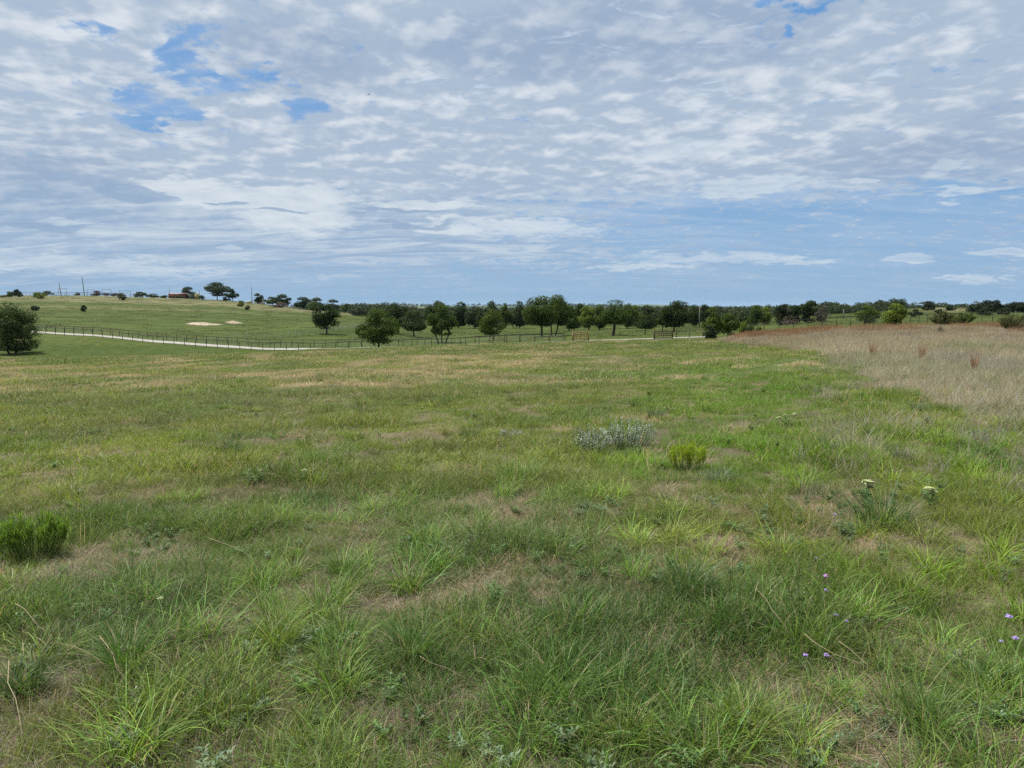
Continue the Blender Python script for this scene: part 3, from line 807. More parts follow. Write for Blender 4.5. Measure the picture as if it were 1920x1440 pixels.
T(1210, 628, 591, 1190, 1232, 'dark', 'umbrella', cb=617, Y=160, label="small low oak left of the dark brown gate", group=G_F)
T(1264, 622, 566, 1240, 1298, 'dark', 'dome', cb=613, Y=172, label="big dark oak with a pointed top above the dark brown gate", group=G_F, lobes=26)
T(1243, 622, 578, 1232, 1262, 'dark', 'dome', cb=614, Y=180, label="dark lower oak leaning against the left of the big dark oak", group=G_F)
T(1340, 634, 578, 1318, 1355, 'oak', 'cone', cb=627, Y=112, label="upright green oak sapling behind the dark juniper", group=G_F, name="oak_tree")
T(1365, 630, 590, 1345, 1388, 'oak', 'dome', cb=626, Y=114, label="rounded green bush oak at the left end of the red grass", group=G_F)
T(1333, 636.5, 612, 1320, 1346, 'juniper', 'dome', cb=636, Y=100, label="low dark juniper at the left end of the red grass", group=G_S, name="juniper_bush", cat="shrub", lobes=9)
# wood edge
W1 = [
 (816, 606, 566, 797, 838, 'dark', 240, "dark tree directly behind the many stemmed oak", 'dome'),
 (860, 607, 567.5, 846, 878, 'dark', 250, "tall dark oak at the wood edge, right of the many stemmed oak", 'dome'),
 (890, 609, 577, 872, 908, 'grey', 245, "lower pale green oak at the wood edge, left of the small dense oak", 'dome'),
 (903, 616, 583, 893, 915, 'dark', 215, "narrow dark oak half hidden by the small dense oak", 'dome'),
 (927, 605, 566.5, 908, 940, 'dark', 262, "dark oak towering behind the small dense oak", 'dome'),
 (947, 607.5, 570, 938, 958, 'oak', 250, "narrow oak right of the one behind the small dense oak", 'dome'),
 (968, 607.5, 567, 957, 989, 'grey', 250, "grey green oak with three trunks beside the tallest oak", 'dome'),
 (1067, 620.5, 576, 1052, 1083, 'oak', 212, "oak behind the right side of the double trunk oak", 'dome'),
 (1077, 616, 588, 1065, 1090, 'bright', 225, "small bright yellow green oak right of the double trunk oak", 'dome'),
 (1104, 618, 574, 1086, 1123, 'bright', 220, "yellow green oak left of the leaning oak", 'dome'),
 (1089, 612, 571, 1072, 1100, 'dark', 260, "dark oak behind the small bright one", 'dome'),
 (1124.5, 618.5, 573, 1112, 1140, 'oak', 222, "oak with a short dark trunk just left of the leaning oak", 'dome'),
 (1175, 614, 570, 1166, 1194, 'oak', 230, "oak close behind the leaning oak's right side", 'dome'),
 (1188, 611, 573, 1180, 1203, 'bright', 245, "lighter oak between the leaning oak and the small low oak", 'dome'),
 (1206, 608, 574, 1196, 1228, 'grey', 262, "grey green oak rising behind the small low oak", 'dome'),
 (1302, 611, 573, 1288, 1313, 'dark', 225, "dark oak just right of the big dark oak", 'dome'),
 (1320, 611, 572, 1309, 1332, 'grey', 235, "grey green oak between the dark pole and the juniper", 'dome'),
 (1393, 604, 584, 1381, 1403, 'grey', 262, "small grey green oak in the field above the red grass", 'umbrella'),
 (1419, 613, 574, 1403, 1432, 'oak', 215, "oak with a thin trunk in the field above the red grass", 'dome'),
 (1433, 613, 577, 1424, 1446, 'bright', 217, "bright green oak touching the thin trunked oak", 'dome'),
 (1407, 609, 592, 1398, 1416, 'dark', 220, "small dark bush left of the thin trunked oak", 'dome'),
 (1466, 612, 571, 1453, 1482, 'juniper', 190, "dark juniper at the left of the large clump behind the red grass", 'cone'),
 (1489, 612, 573, 1474, 1504, 'dark', 192, "dark oak in the middle of the large clump behind the red grass", 'dome'),
 (1517, 612, 565, 1502, 1535, 'dark', 192, "tallest dark oak in the large clump behind the red grass", 'dome'),
 (1543, 612, 574, 1528, 1556, 'brown', 189, "grey leafless vine covered tree at the right of the large clump", 'dome'),
 (1480, 612, 592, 1465, 1497, 'brown', 182, "grey leafless brush at the foot of the large clump", 'dome'),
 (1622, 607, 574.5, 1603, 1645, 'oak', 150, "round green oak above the right tall grass, left of the bright one", 'cone'),
 (1677, 612, 571, 1656, 1697, 'bright', 104, "bright green young tree standing above the right tall grass", 'cone'),
]
for px, by, ty, l, r2, kind, Y, lab, shp in W1:
    T(px, by, ty, l, r2, kind, shp, Y=Y, label=lab, group=G_W, cb=by - (by - ty) * (.06 if kind in ('brown', 'juniper') or px > 1600 else .07), sparse=.35 if kind == 'brown' else 1,
      trunk=3 if px == 968 else 1, name="dead_tree" if kind == 'brown' else ("juniper_tree" if kind == 'juniper' else "oak_tree"))
# junipers and shrubs on the right
J = [
 (1715, 593, 580.5, 1704, 1727, 'juniper', 215, "round dark juniper left of the sandy knoll", 'dome'),
 (1739, 583, 565.5, 1727, 1752, 'juniper', 300, "juniper with a pointed top on the left end of the knoll", 'dome'),
 (1762, 590, 580, 1753, 1771, 'juniper', 235, "small low juniper at the foot of the knoll", 'dome'),
 (1782, 583.5, 573.5, 1773.5, 1790, 'juniper', 300, "round juniper on top of the knoll", 'dome'),
 (1779, 576, 571, 1775, 1783, 'juniper', 330, "tiny juniper tip behind the round one on the knoll", 'cone'),
 (1820, 587, 571, 1808, 1834, 'juniper', 270, "dark juniper at the left end of the right hand thicket", 'dome'),
 (1845, 588, 563.5, 1828, 1862, 'juniper', 265, "dark domed juniper, highest on the left of the right hand thicket", 'dome'),
 (1870, 588, 563.5, 1854, 1886, 'juniper', 268, "dark juniper in the middle of the right hand thicket", 'dome'),
 (1893, 587, 566, 1880, 1908, 'juniper', 270, "dark juniper behind the near olive shrub on the right", 'dome'),
 (1915, 587, 567, 1900, 1935, 'juniper', 268, "dark juniper touching the right edge of the view", 'dome'),
 (1847, 594, 580, 1833, 1860, 'juniper', 225, "near dark juniper in front of the right hand thicket", 'dome'),
 (1881, 590, 578, 1868, 1893, 'juniper', 232, "low dark juniper between the thicket and the olive shrub", 'dome'),
]
for px, by, ty, l, r2, kind, Y, lab, shp in J:
    T(px, by, ty, l, r2, kind, shp, Y=Y, label=lab, group=G_S, cb=by - 1, name="juniper_bush", cat="shrub", lobes=8)
def shrub(px, by, ty, l, r2, kind, Y, label, stems=26, leaf=.10, dens=1.0, group=G_S, name="shrub", stemmat=None, gap=.35):
    """many stemmed shrub: stems fan out of the root, leaves sit along their upper parts"""
    r = np.random.default_rng(int(px)); base = np.array(gat(px, Y)); k = pxm(Y)
    o = thing(name, label, "shrub", tuple(base), 0, group)
    top = CAM_Z + ray(px, ty)[1] * Y - base[2]; mb = MB(); C = []; N = []
    for q in range(stems):
        a = r.uniform(0, 2 * math.pi); s_ = math.sqrt(r.uniform(0, 1))
        tx = ((l + r2) / 2 - px) / k + math.cos(a) * s_ * (r2 - l) / k / 2; tyy = math.sin(a) * s_ * (r2 - l) / k / 2
        h = top * (1 - .45 * s_ ** 2) * r.uniform(.75, 1.05)
        p0 = np.array([tx * .12, tyy * .12, -.05]); p3 = np.array([tx, tyy, h]); p1 = p0 + (p3 - p0) * .4 + (0, 0, .08 * h) + r.normal(0, .03, 3)
        mb.tube([p0, p1, p3], [.016 * top ** .5, .011 * top ** .5, .004], 5, cap=False)
        n = int(26 * dens * top)
        t_ = r.uniform(gap, 1.03, n)[:, None]
        B = np.where(t_ < .4, p0 + (p1 - p0) * t_ / .4, p1 + (p3 - p1) * (t_ - .4) / .6)
        C.append(B + r.normal(0, .045 * top ** .5, (n, 3))); N.append(r.normal(0, 1, (n, 3)) + (0, 0, .5))
    Vv, Qv = leaf_cards(np.concatenate(C), np.concatenate(N), leaf, r)
    link("foliage", mesh_np("foliage", Vv, [Qv]), LM[kind], o)
    mb.build("stems", stemmat or M_bark, o, smooth=True)
    return o
shrub(1896, 625, 584, 1868, 1928, 'olive', 72, "olive green shrub with many upright branches at the right edge of the tall grass", 60, .07, 1.6)
shrub(1765, 610, 584, 1742, 1796, 'olive', 108, "spiky olive shrub rising behind the tall grass below the knoll", 60, .14, 1.3)
shrub(1803, 608, 586, 1786, 1832, 'oak', 112, "pale green low shrub right of the spiky olive one", 45, .15, 1.3)
shrub(1764, 632, 608, 1756, 1772, 'olive', 52, "thin twiggy weed standing alone in the right tall grass", 14, .05, .8)
shrub(1408, 622, 606, 1398, 1418, 'dark', 104, "small dark shrub sprouting behind the red grass", 24, .10, 1.2)
shrub(1422, 622, 609, 1415, 1430, 'dark', 103, "smallest dark shrub behind the red grass", 20, .10, 1.2)
shrub(1393, 619, 600, 1387, 1402, 'bright', 108, "light green sapling between the bush oak and the small dark shrubs", 22, .12, 1.2)
# left ridge
RG = [
 (9, 562, 554, 0, 20, 'olive', 395, "low olive brush at the far left of the ridge", 'dome'),
 (22, 561.5, 547, 14, 31, 'oak', 400, "light green bush left of the pointed juniper on the ridge", 'dome'),
 (38, 562, 543, 30, 48, 'juniper', 398, "pointed dark juniper at the left end of the ridge", 'cone'),
 (79, 565.5, 548, 67, 89, 'bright', 385, "light green bush on the ridge right of the pointed juniper", 'dome'),
 (92, 552, 546, 83, 103, 'grey', 470, "pale distant bush behind the ridge rail fence", 'dome'),
 (147, 552.5, 548.5, 142, 153, 'dark', 430, "tiny dark bush left of the tallest pole", 'dome'),
 (183, 553, 545.5, 173, 192, 'brown', 432, "purple brown dead brush under the first ridge frame", 'dome'),
 (201, 554, 549.5, 194, 209, 'brown', 432, "reddish brown brush under the middle ridge frame", 'dome'),
 (218, 554.5, 550, 209, 227, 'brown', 432, "low brown brush between two ridge frames", 'dome'),
 (232, 565, 550, 224, 240, 'olive', 385, "small olive tree in front of the widest ridge frame", 'dome'),
 (264, 557, 547.5, 252, 276, 'grey', 436, "rounded grey green bush on the skyline right of the frames", 'dome'),
 (284, 558, 551, 276, 300, 'dark', 436, "low dark bush right of the rounded grey green one", 'dome'),
 (335, 560, 553.5, 322, 347, 'grey', 429, "low grey green brush covering the foot of the red shed", 'dome'),
 (310, 565.5, 554, 301, 318, 'grey', 415, "grey green bush left of the red shed", 'dome'),
 (355, 560, 538.5, 343, 368, 'grey', 448, "thin grey green tree behind the red shed and green container", 'dome'),
 (381, 566, 554, 374, 387, 'dark', 415, "dark green bush at the right end of the sheds", 'dome'),
 (409, 560, 530, 389, 431, 'dark', 418, "largest oak on the left ridge, sky showing under its crown", 'dome'),
 (438, 566, 542, 426, 449, 'dark', 414, "oak leaning on the right side of the largest ridge oak", 'dome'),
 (423, 565, 557, 418, 429, 'juniper', 405, "small dark bush between the two ridge oaks", 'dome'),
 (453, 574, 564, 446, 459, 'bright', 372, "light green bush below the ridge oaks", 'dome'),
 (465, 577, 573, 460, 470, 'dark', 350, "small dark bush below the slim pale pole", 'dome'),
 (485, 567, 550.5, 477, 495, 'dark', 430, "upright dark tree in front of the low white shed", 'dome'),
 (507, 571, 557, 496, 522, 'oak', 428, "low green tree right of the white shed", 'dome'),
 (531, 574, 552.5, 515, 549, 'dark', 426, "wide dark oak on the ridge above grey brush", 'dome'),
 (524, 573, 567, 510, 540, 'brown', 405, "heap of grey brown dead brush on the ridge slope", 'dome'),
 (570, 580, 557.5, 553, 586, 'dark', 420, "dark oak near the right end of the ridge", 'dome'),
 (593, 582, 558.5, 580, 606, 'grey', 415, "grey green oak right of the dark oak at the ridge end", 'dome'),
 (588, 584, 566, 577, 599, 'oak', 395, "low green bush in front of the grey green ridge oak", 'dome'),
 (622, 582, 562, 608, 637, 'grey', 440, "tree just above the lone pasture oak", 'dome'),
 (649, 585.5, 569.5, 638, 660, 'oak', 450, "last small tree where the ridge runs out", 'dome'),
 (67, 583, 573.5, 59.5, 74.5, 'juniper', 296, "round dark bush alone on the green slope, left one", 'dome'),
 (158, 582.5, 573, 152.5, 163.5, 'juniper', 296, "round dark bush alone on the green slope, right one", 'dome'),
]
for px, by, ty, l, r2, kind, Y, lab, shp in RG:
    bush = (by - ty) < 13 or kind in ('brown', 'juniper')
    T(px, by, ty, l, r2, kind, shp, Y=Y, label=lab, group=G_R, cb=by - (by - ty) * (.02 if bush else (.22 if px == 409 else .12)), name=("brush" if kind == 'brown' else "bush") if bush else "oak_tree",
      cat="shrub" if bush else "tree", sparse=.9 if px in (409, 438) else 1, lobes=13 if px == 409 else 8)

# ------------------------------------------------------------------ instanced masses nobody could count
def gn_scatter(name, pts, rz, scl, idx, tint, protos, label, cat, tiltx=None, sclz=None):
    me = bpy.data.meshes.new(name); n = len(pts)
    me.vertices.add(n); me.vertices.foreach_set('co', np.asarray(pts, np.float32).ravel())
    rot = np.zeros((n, 3), np.float32); rot[:, 2] = rz
    if tiltx is not None: rot[:, 0] = tiltx[:, 0]; rot[:, 1] = tiltx[:, 1]
    sc_ = np.repeat(np.asarray(scl, np.float32)[:, None], 3, 1)
    if sclz is not None: sc_[:, 2] *= sclz
    for nm, tp, key, arr in (('rot', 'FLOAT_VECTOR', 'vector', rot), ('scl', 'FLOAT_VECTOR', 'vector', sc_), ('idx', 'INT', 'value', np.asarray(idx, np.int32)), ('tint', 'FLOAT_VECTOR', 'vector', np.asarray(tint, np.float32))):
        a = me.attributes.new(nm, tp, 'POINT'); a.data.foreach_set(key, arr.ravel())
    o = link(name, me); tag(o, label, cat, kind='stuff')
    col = bpy.data.collections.new(name + "_sources")
    for i_, (pm, mat) in enumerate(protos):
        s_ = bpy.data.objects.new(f"{name}_source_{i_:02d}", pm); col.objects.link(s_)
        if len(pm.materials) == 0: pm.materials.append(mat)
    g = bpy.data.node_groups.new(name + "_scatter", 'GeometryNodeTree')
    g.interface.new_socket('Geometry', in_out='INPUT', socket_type='NodeSocketGeometry')
    g.interface.new_socket('Geometry', in_out='OUTPUT', socket_type='NodeSocketGeometry')
    gi = g.nodes.new('NodeGroupInput'); go = g.nodes.new('NodeGroupOutput')
    ip = g.nodes.new('GeometryNodeInstanceOnPoints'); ci = g.nodes.new('GeometryNodeCollectionInfo')
    ci.inputs[0].default_value = col; ci.inputs['Separate Children'].default_value = True; ci.inputs['Reset Children'].default_value = True
    def na_(nm, tp):
        q = g.nodes.new('GeometryNodeInputNamedAttribute'); q.data_type = tp; q.inputs[0].default_value = nm; return q.outputs[0]
    er = g.nodes.new('FunctionNodeEulerToRotation')
    g.links.new(na_('rot', 'FLOAT_VECTOR'), er.inputs[0]); g.links.new(er.outputs[0], ip.inputs['Rotation'])
    g.links.new(na_('scl', 'FLOAT_VECTOR'), ip.inputs['Scale']); g.links.new(na_('idx', 'INT'), ip.inputs['Instance Index'])
    ip.inputs['Pick Instance'].default_value = True
    mp = g.nodes.new('GeometryNodeMeshToPoints')
    g.links.new(gi.outputs[0], mp.inputs[0]); g.links.new(mp.outputs[0], ip.inputs['Points']); g.links.new(ci.outputs[0], ip.inputs['Instance'])
    g.links.new(ip.outputs[0], go.inputs[0])
    md = o.modifiers.new("scatter", 'NODES'); md.node_group = g
    return o

def tintmat(name, trans=.35, dead=.12, deadcol=(.33, .27, .16), var=.5, spec=.3, rough=.5, root=(.5, .42, .25)):
    """blade material: colour comes with each clump, varies from blade to blade"""
    m, t, out = material(name)
    rnd = t.node('ShaderNodeNewGeometry').outputs['Random Per Island']
    ti = attr(t, 'tint', 'INSTANCER', 'Vector')
    sc_ = t.node('ShaderNodeVectorMath', operation='SCALE'); t.put(sc_.inputs[0], ti); t.put(sc_.inputs['Scale'], t.rng(rnd, 0, 1, 1 - var, 1 + var, False))
    hue = t.mix(t.m('FRACT', t.m('MULTIPLY', rnd, 17.3)), (.85, 1.0, 1.12), (1.22, 1.0, .78))
    c = t.mix(1.0, sc_.outputs[0], hue, 'MULTIPLY')
    c = t.mix(t.m('LESS_THAN', t.m('FRACT', t.m('MULTIPLY', rnd, 7.77)), dead), c, deadcol)
    b = principled(t, c, rough, spec)
    tr = t.node('ShaderNodeBsdfTranslucent'); t.put(tr.inputs[0], t.mix(1.0, c, (1.15, 1.2, .7), 'MULTIPLY'))
    mx = t.node('ShaderNodeMixShader'); mx.inputs[0].default_value = trans
    t.l.new(b.outputs[0], mx.inputs[1]); t.l.new(tr.outputs[0], mx.inputs[2]); t.l.new(mx.outputs[0], out.inputs[0])
    return m

M_wood_leaf = tintmat("woodland_leaves", .25, 0.0, var=.4, spec=.2, rough=.6)
protos = []
for s_ in range(7):
    r = np.random.default_rng(300 + s_)
    C, N, L = crown_points(1.0, 1.0, .85, .15, r, 620, 9, 'dome' if s_ % 3 else 'umbrella')
    Vv, Qv = leaf_cards(C, N, .085, r); protos.append((mesh_np("far_tree", Vv, [Qv]), M_wood_leaf))
r = np.random.default_rng(8)
def wedge(n, y0, y1, umin=-.82, umax=.82, r=r, power=2.0):
    Y = (r.uniform(0, 1, n) * (y1 ** power - y0 ** power) + y0 ** power) ** (1 / power)
    return r.uniform(umin, umax, n) * Y, Y
pts, scs, tin = [], [], []
def wood(n, y0, y1, u0, u1, fn, s0, s1, power=2.0):
    X, Y = wedge(n, y0, y1, u0, u1, power=power); k = fn(X, Y) > r.uniform(0, 1, n); X, Y = X[k], Y[k]
    pts.append(np.c_[X, Y, gzs(X, Y) - .3]); scs.append(r.uniform(s0, s1, len(X)))
    b = r.uniform(.6, 1.25, (len(X), 1)); tin.append(b * np.where(r.uniform(0, 1, (len(X), 1)) < .3, [[.055, .078, .032]], [[.034, .056, .020]]))
ux = lambda px: ray(px, 575)[0]
wood(1500, 290, 420, ux(845), ux(1345), lambda X, Y: np.clip((Y - 285 + 40 * (fbm(X / 25, Y / 25, 3, 3) - .5)) / 40, 0, 1) * (fbm(X / 18, Y / 18, 6, 2) > .40), 5.0, 8.0)
wood(700, 350, 470, ux(660), ux(860), lambda X, Y: (fbm(X / 25, Y / 25, 13, 2) > .45) * 1.0, 4.5, 6.5)
wood(2600, 420, 800, ux(700), ux(1700), lambda X, Y: (fbm(X / 60, Y / 60, 4, 2) > .50) * 1.0, 6.0, 8.8)
wood(900, 330, 520, ux(1345), ux(1575), lambda X, Y: np.clip((Y - 350) / 60, 0, 1) * (fbm(X / 30, Y / 30, 8, 2) > .47), 4.5, 7.5)
wood(900, 500, 900, ux(1500), ux(2000), lambda X, Y: (fbm(X / 60, Y / 60, 7, 2) > .48) * 1.0, 6, 9)
wood(5500, 800, 2400, -.55, .85, lambda X, Y: (fbm(X / 160, Y / 160, 17, 3) > .46) * 1.0, 8, 13)
wood(6000, 2400, 7000, -.6, .85, lambda X, Y: (fbm(X / 420, Y / 420, 19, 3) > .47) * 1.0, 16, 30, 1.5)
pts = np.concatenate(pts); scs = np.concatenate(scs); tin = np.concatenate(tin); n = len(pts)
gn_scatter("woodland", pts, r.uniform(0, 6.28, n), scs, r.integers(0, 7, n), tin, protos, "mass of oak woodland filling the valley behind the pasture", "woodland", sclz=r.uniform(.72, 1.05, n))

# ------------------------------------------------------------------ grass
def blades(n, Rr, l0, l1, w, lean=(.1, .5), curve=(.1, .7), segs=4, r=None, az=None, center=(0, 0), lift=0.0, fanout=0.0, zflat=1.0):
    """n tapering grass blades rooted in a disc; each bends over along its azimuth"""
    th = r.uniform(0, 2 * math.pi, n); q = np.sqrt(r.uniform(0, 1, n)) * Rr
    bx = center[0] + q * np.cos(th); by = center[1] + q * np.sin(th)
    a = r.uniform(0, 2 * math.pi, n) if az is None else r.normal(az[0], az[1], n)
    if fanout: a = np.where(r.uniform(0, 1, n) < fanout, th + r.normal(0, .5, n), a)
    L = r.uniform(l0, l1, n) * r.uniform(.6, 1.0, n); le = r.uniform(*lean, n); cu = r.uniform(*curve, n)
    t = np.linspace(0, 1, segs + 1)[None, :]
    ang = le[:, None] + cu[:, None] * t * 1.7                    # bend from upright
    dh = np.sin(ang); dz = np.cos(ang)
    H = np.concatenate([np.zeros((n, 1)), np.cumsum((dh[:, 1:] + dh[:, :-1]) / 2, 1)], 1) / segs * L[:, None]
    Z = np.concatenate([np.zeros((n, 1)), np.cumsum((dz[:, 1:] + dz[:, :-1]) / 2, 1)], 1) / segs * L[:, None] * zflat
    sway = (r.normal(0, .10, n)[:, None] * t ** 2) * L[:, None]
    ca, sa = np.cos(a)[:, None], np.sin(a)[:, None]
    cx = bx[:, None] + H * ca - sway * sa; cy = by[:, None] + H * sa + sway * ca; cz = Z + lift
    tw = a + math.pi / 2 + r.normal(0, .7, n)
    wx, wy = np.cos(tw)[:, None], np.sin(tw)[:, None]
    ww = w * r.uniform(.6, 1.3, n)[:, None] * np.clip(1.05 - t ** 1.6, 0, 1) * .5
    A = np.stack([cx - wx * ww, cy - wy * ww, cz], -1); B = np.stack([cx + wx * ww, cy + wy * ww, cz], -1)
    m = 2 * segs + 1
    V = np.zeros((n, m, 3)); V[:, 0:2 * segs:2] = A[:, :segs]; V[:, 1:2 * segs:2] = B[:, :segs]; V[:, 2 * segs] = np.stack([cx[:, -1], cy[:, -1], cz[:, -1]], -1)
    k = np.arange(segs - 1) * 2
    q_ = np.stack([k, k + 1, k + 3, k + 2], -1)[None] + (np.arange(n) * m)[:, None, None]
    t_ = np.array([[2 * segs - 2, 2 * segs - 1, 2 * segs]])[None] + (np.arange(n) * m)[:, None, None]
    return V.reshape(-1, 3), q_.reshape(-1, 4), t_.reshape(-1, 3)
def merge(parts):
    Vs, Qs, Ts, n = [], [], [], 0
    for V, q, t in parts:
        Vs.append(V); 
        if len(q): Qs.append(q + n)
        if len(t): Ts.append(t + n)
        n += len(V)
    return np.concatenate(Vs), [np.concatenate(x) for x in (Qs, Ts) if x]
def bmesh_(name, *parts):
    V, F = merge(parts); return mesh_np(name, V, F)

M_blade = tintmat("grass_blades", .36, .10, deadcol=(.30, .25, .15), var=.6, spec=.22, rough=.5)
M_straw = tintmat("straw_blades", .35, .0, var=.35, spec=.2, rough=.7)
M_weed = tintmat("weed_leaves", .3, .0, var=.3, spec=.25)
rg = np.random.default_rng(77)

def leafy(n_stem, h, leaf, r, spread=.12, per=9, narrow=.35):
    """small herb: stems with paired leaves"""
    Vs, Qs, n = [], [], 0
    for s_ in range(n_stem):
        a = r.uniform(0, 6.28); L = h * r.uniform(.5, 1.1); le = r.uniform(.1, .7)
        b0 = np.array([math.cos(a), math.sin(a), 0]) * r.uniform(0, spread * .4); d = np.array([math.cos(a) * math.sin(le), math.sin(a) * math.sin(le), math.cos(le)])
        for k in range(per):
            p = b0 + d * L * (k + 1) / per + r.normal(0, .004, 3)
            for sgn in (0, 1, 2):
                aa = a + k * 1.9 + sgn * 2.1 + r.normal(0, .3); el_ = r.uniform(-.1, .7)
                f = np.array([math.cos(aa) * math.cos(el_), math.sin(aa) * math.cos(el_), math.sin(el_)])
                sd_ = np.cross(f, [0, 0, 1.0]); sd_ /= np.linalg.norm(sd_); ll = leaf * r.uniform(.6, 1.25)
                up = np.array([0, 0, ll * .12])
                Vs += [p, p + f * ll * .5 - sd_ * ll * narrow * .5 + up, p + f * ll, p + f * ll * .5 + sd_ * ll * narrow * .5 + up]
                Qs.append([n, n + 1, n + 2, n + 3]); n += 4
        w_ = np.array([-math.sin(a), math.cos(a), 0]) * .0015
        Vs += [b0 - w_, b0 + w_, b0 + d * L + w_, b0 + d * L - w_]; Qs.append([n, n + 1, n + 2, n + 3]); n += 4
    return np.array(Vs), np.array(Qs), np.zeros((0, 3), int)

# --- near turf, four distances
def grass_layer(y0, y1, dens, kind, um=.80):
    """random ground positions with a given density per square metre, y0..y1 in depth"""
    um = um + (.14 if y0 > 45 else .06); pad = 3.5
    area = um * (y1 ** 2 - y0 ** 2) + 2 * pad * (y1 - y0); n = int(area * dens)
    ys = np.linspace(y0, y1, 400); cdf = np.cumsum(um * ys + pad); cdf = (cdf - cdf[0]) / (cdf[-1] - cdf[0])
    Y = np.interp(rg.uniform(0, 1, n), cdf, ys)
    return rg.uniform(-1, 1, n) * (um * Y + pad), Y
GREEN = np.array([.108, .172, .018]); DEEP = np.array([.046, .100, .012]); YEL = np.array([.185, .235, .024]); BLUEG = np.array([.080, .135, .045])
TAN = np.array([.37, .315, .215]); PINKT = np.array([.34, .25, .19]); GREYD = np.array([.24, .205, .165]); OLIV = np.array([.150, .155, .045])
def turf_tint(X, Y):
    n1 = fbm(X / 1.9, Y / 1.9, 61, 3)[:, None]; n2 = fbm(X / 1.2 + 40, Y / 1.2, 67, 3)[:, None]; n3 = fbm(X / 6, Y / 6, 71, 2)[:, None]
    c = GREEN + (DEEP - GREEN) * np.clip((n1 - .45) * 4, 0, 1) + (YEL - GREEN) * np.clip((n2 - .54) * 4, 0, .8) * .8
    c = c + (BLUEG - c) * np.clip((n3 - .55) * 4, 0, .7)
    c = c + (OLIV - c) * np.clip((fbm(X / 2.7, Y / 2.7, 73, 3)[:, None] - .50) * 3.5, 0, .4)
    c = c + (np.array([.165, .19, .085]) - c) * (.30 * np.clip((Y - 6) / 18, 0, 1) * np.clip((75 - Y) / 30, 0.0, 1))[:, None]
    # brighter lush tongue along the mown edge on the right of the middle
    lush = np.exp(-((X / np.maximum(Y, 1) - .33) / .17) ** 2) * np.clip((Y - 6) / 3, 0, 1) * np.clip((32 - Y) / 10, 0, 1)
    c = c + (np.array([.092, .185, .014]) - c) * (lush * .9)[:, None]
    c = c * (1 + .12 * np.clip((16 - Y) / 10, 0, 1))[:, None]
    return 1.08 * c * rg.uniform(.75, 1.25, (len(X), 1))
def on_road(X, Y):
    return (np.interp(X, LXY[:, 0], LXY[:, 1]) + 1.0 < Y) & (Y < np.interp(X, LXY[:, 0], LXY[:, 1]) + 6.6) & (X < XE)

gp = []; K = []
def proto(mesh_parts, mat, name="clump"):
    gp.append((bmesh_(name, *mesh_parts), mat)); return len(gp) - 1
turf0 = [proto([blades(105, .15, .08, .27, .0040, (.05, .85), (.1, 1.1), 5, rg), blades(30, .15, .04, .15, .003, (.3, 1.2), (.2, 1.2), 3, rg)], M_blade) for _ in range(6)]
tuss0 = [proto([blades(130, .10, .14, .38, .0050, (.03, .8), (.2, 1.2), 6, rg, fanout=.6)], M_blade) for _ in range(4)]
turf1 = [proto([blades(230, .33, .08, .26, .0062, (.1, .85), (.1, 1.0), 3, rg)], M_blade) for _ in range(5)]
tuss1 = [proto([blades(90, .10, .16, .34, .008, (.05, .7), (.2, 1.1), 4, rg, fanout=.8)], M_blade) for _ in range(3)]
turf2 = [proto([blades(340, .85, .08, .22, .013, (.1, .8), (.1, .9), 3, rg)], M_blade) for _ in range(5)]
turf3 = [proto([blades(600, 2.1, .10, .26, .034, (.1, .8), (.1, .8), 2, rg)], M_blade) for _ in range(4)]
turf4 = [proto([blades(420, 4.5, .15, .40, .10, (.2, .9), (.1, .8), 2, rg)], M_blade) for _ in range(3)]
P_, R_, C_, I_, T_ = [], [], [], [], []
def put(X, Y, ids, scl, tint, dz=-.012):
    n = len(X); P_.append(np.c_[X, Y, gzs(X, Y) + dz]); R_.append(rg.uniform(0, 6.28, n)); C_.append(scl); I_.append(rg.choice(ids, n)); T_.append(tint)
def relief(X, Y):                       # height of the sward: hummocks and worn places
    return np.clip(.52 + 2.2 * (fbm(X / .75, Y / .75, 81, 3) - .38) + .6 * (fbm(X / 3, Y / 3, 83, 2) - .5), .60, 1.6)
def thin(X, Y, keep):
    k = keep > rg.uniform(0, 1, len(X)); return X[k], Y[k]
X, Y = grass_layer(.2, 8.0, 115, 0); sg = straw(X, Y); X, Y = thin(X, Y, (1 - .4 * sg) * np.clip(1.25 - 1.6 * np.clip(.42 - fbm(X / .75, Y / .75, 81, 3), 0, .4) * 2, .6, 1))
put(X, Y, turf0, relief(X, Y) * rg.uniform(.55, 1.05, len(X)), turf_tint(X, Y) * .86)
X, Y = grass_layer(.2, 9.0, 15, 0); X, Y = thin(X, Y, np.clip((fbm(X / .7, Y / .7, 85, 3) - .44) * 7, .03, 1))
put(X, Y, tuss0, rg.uniform(.55, 1.15, len(X)), turf_tint(X, Y) * (1.22, 1.30, 1.2))
X, Y = grass_layer(7.6, 21, 19, 0); X, Y = thin(X, Y, (1 - .5 * straw(X, Y)) * (1 - .8 * dry_side(X, Y)))
put(X, Y, turf1, relief(X, Y) * rg.uniform(.7, 1.15, len(X)), turf_tint(X, Y))
X, Y = grass_layer(8.5, 30, 3.4, 0); X, Y = thin(X, Y, np.clip((fbm(X / 1.6, Y / 1.6, 87, 3) - .42) * 5, .02, 1) * np.clip((30 - Y) / 18, .05, 1))
put(X, Y, tuss1, rg.uniform(.5, 1.15, len(X)), turf_tint(X, Y) * rg.choice([.62, 1.25], len(X))[:, None])
X, Y = grass_layer(20, 52, 3.0, 0); X, Y = thin(X, Y, (1 - .62 * straw(X, Y)) * (1 - .85 * dry_side(X, Y)))
put(X, Y, turf2, relief(X / 2, Y / 2) * rg.uniform(.7, 1.1, len(X)), turf_tint(X, Y))
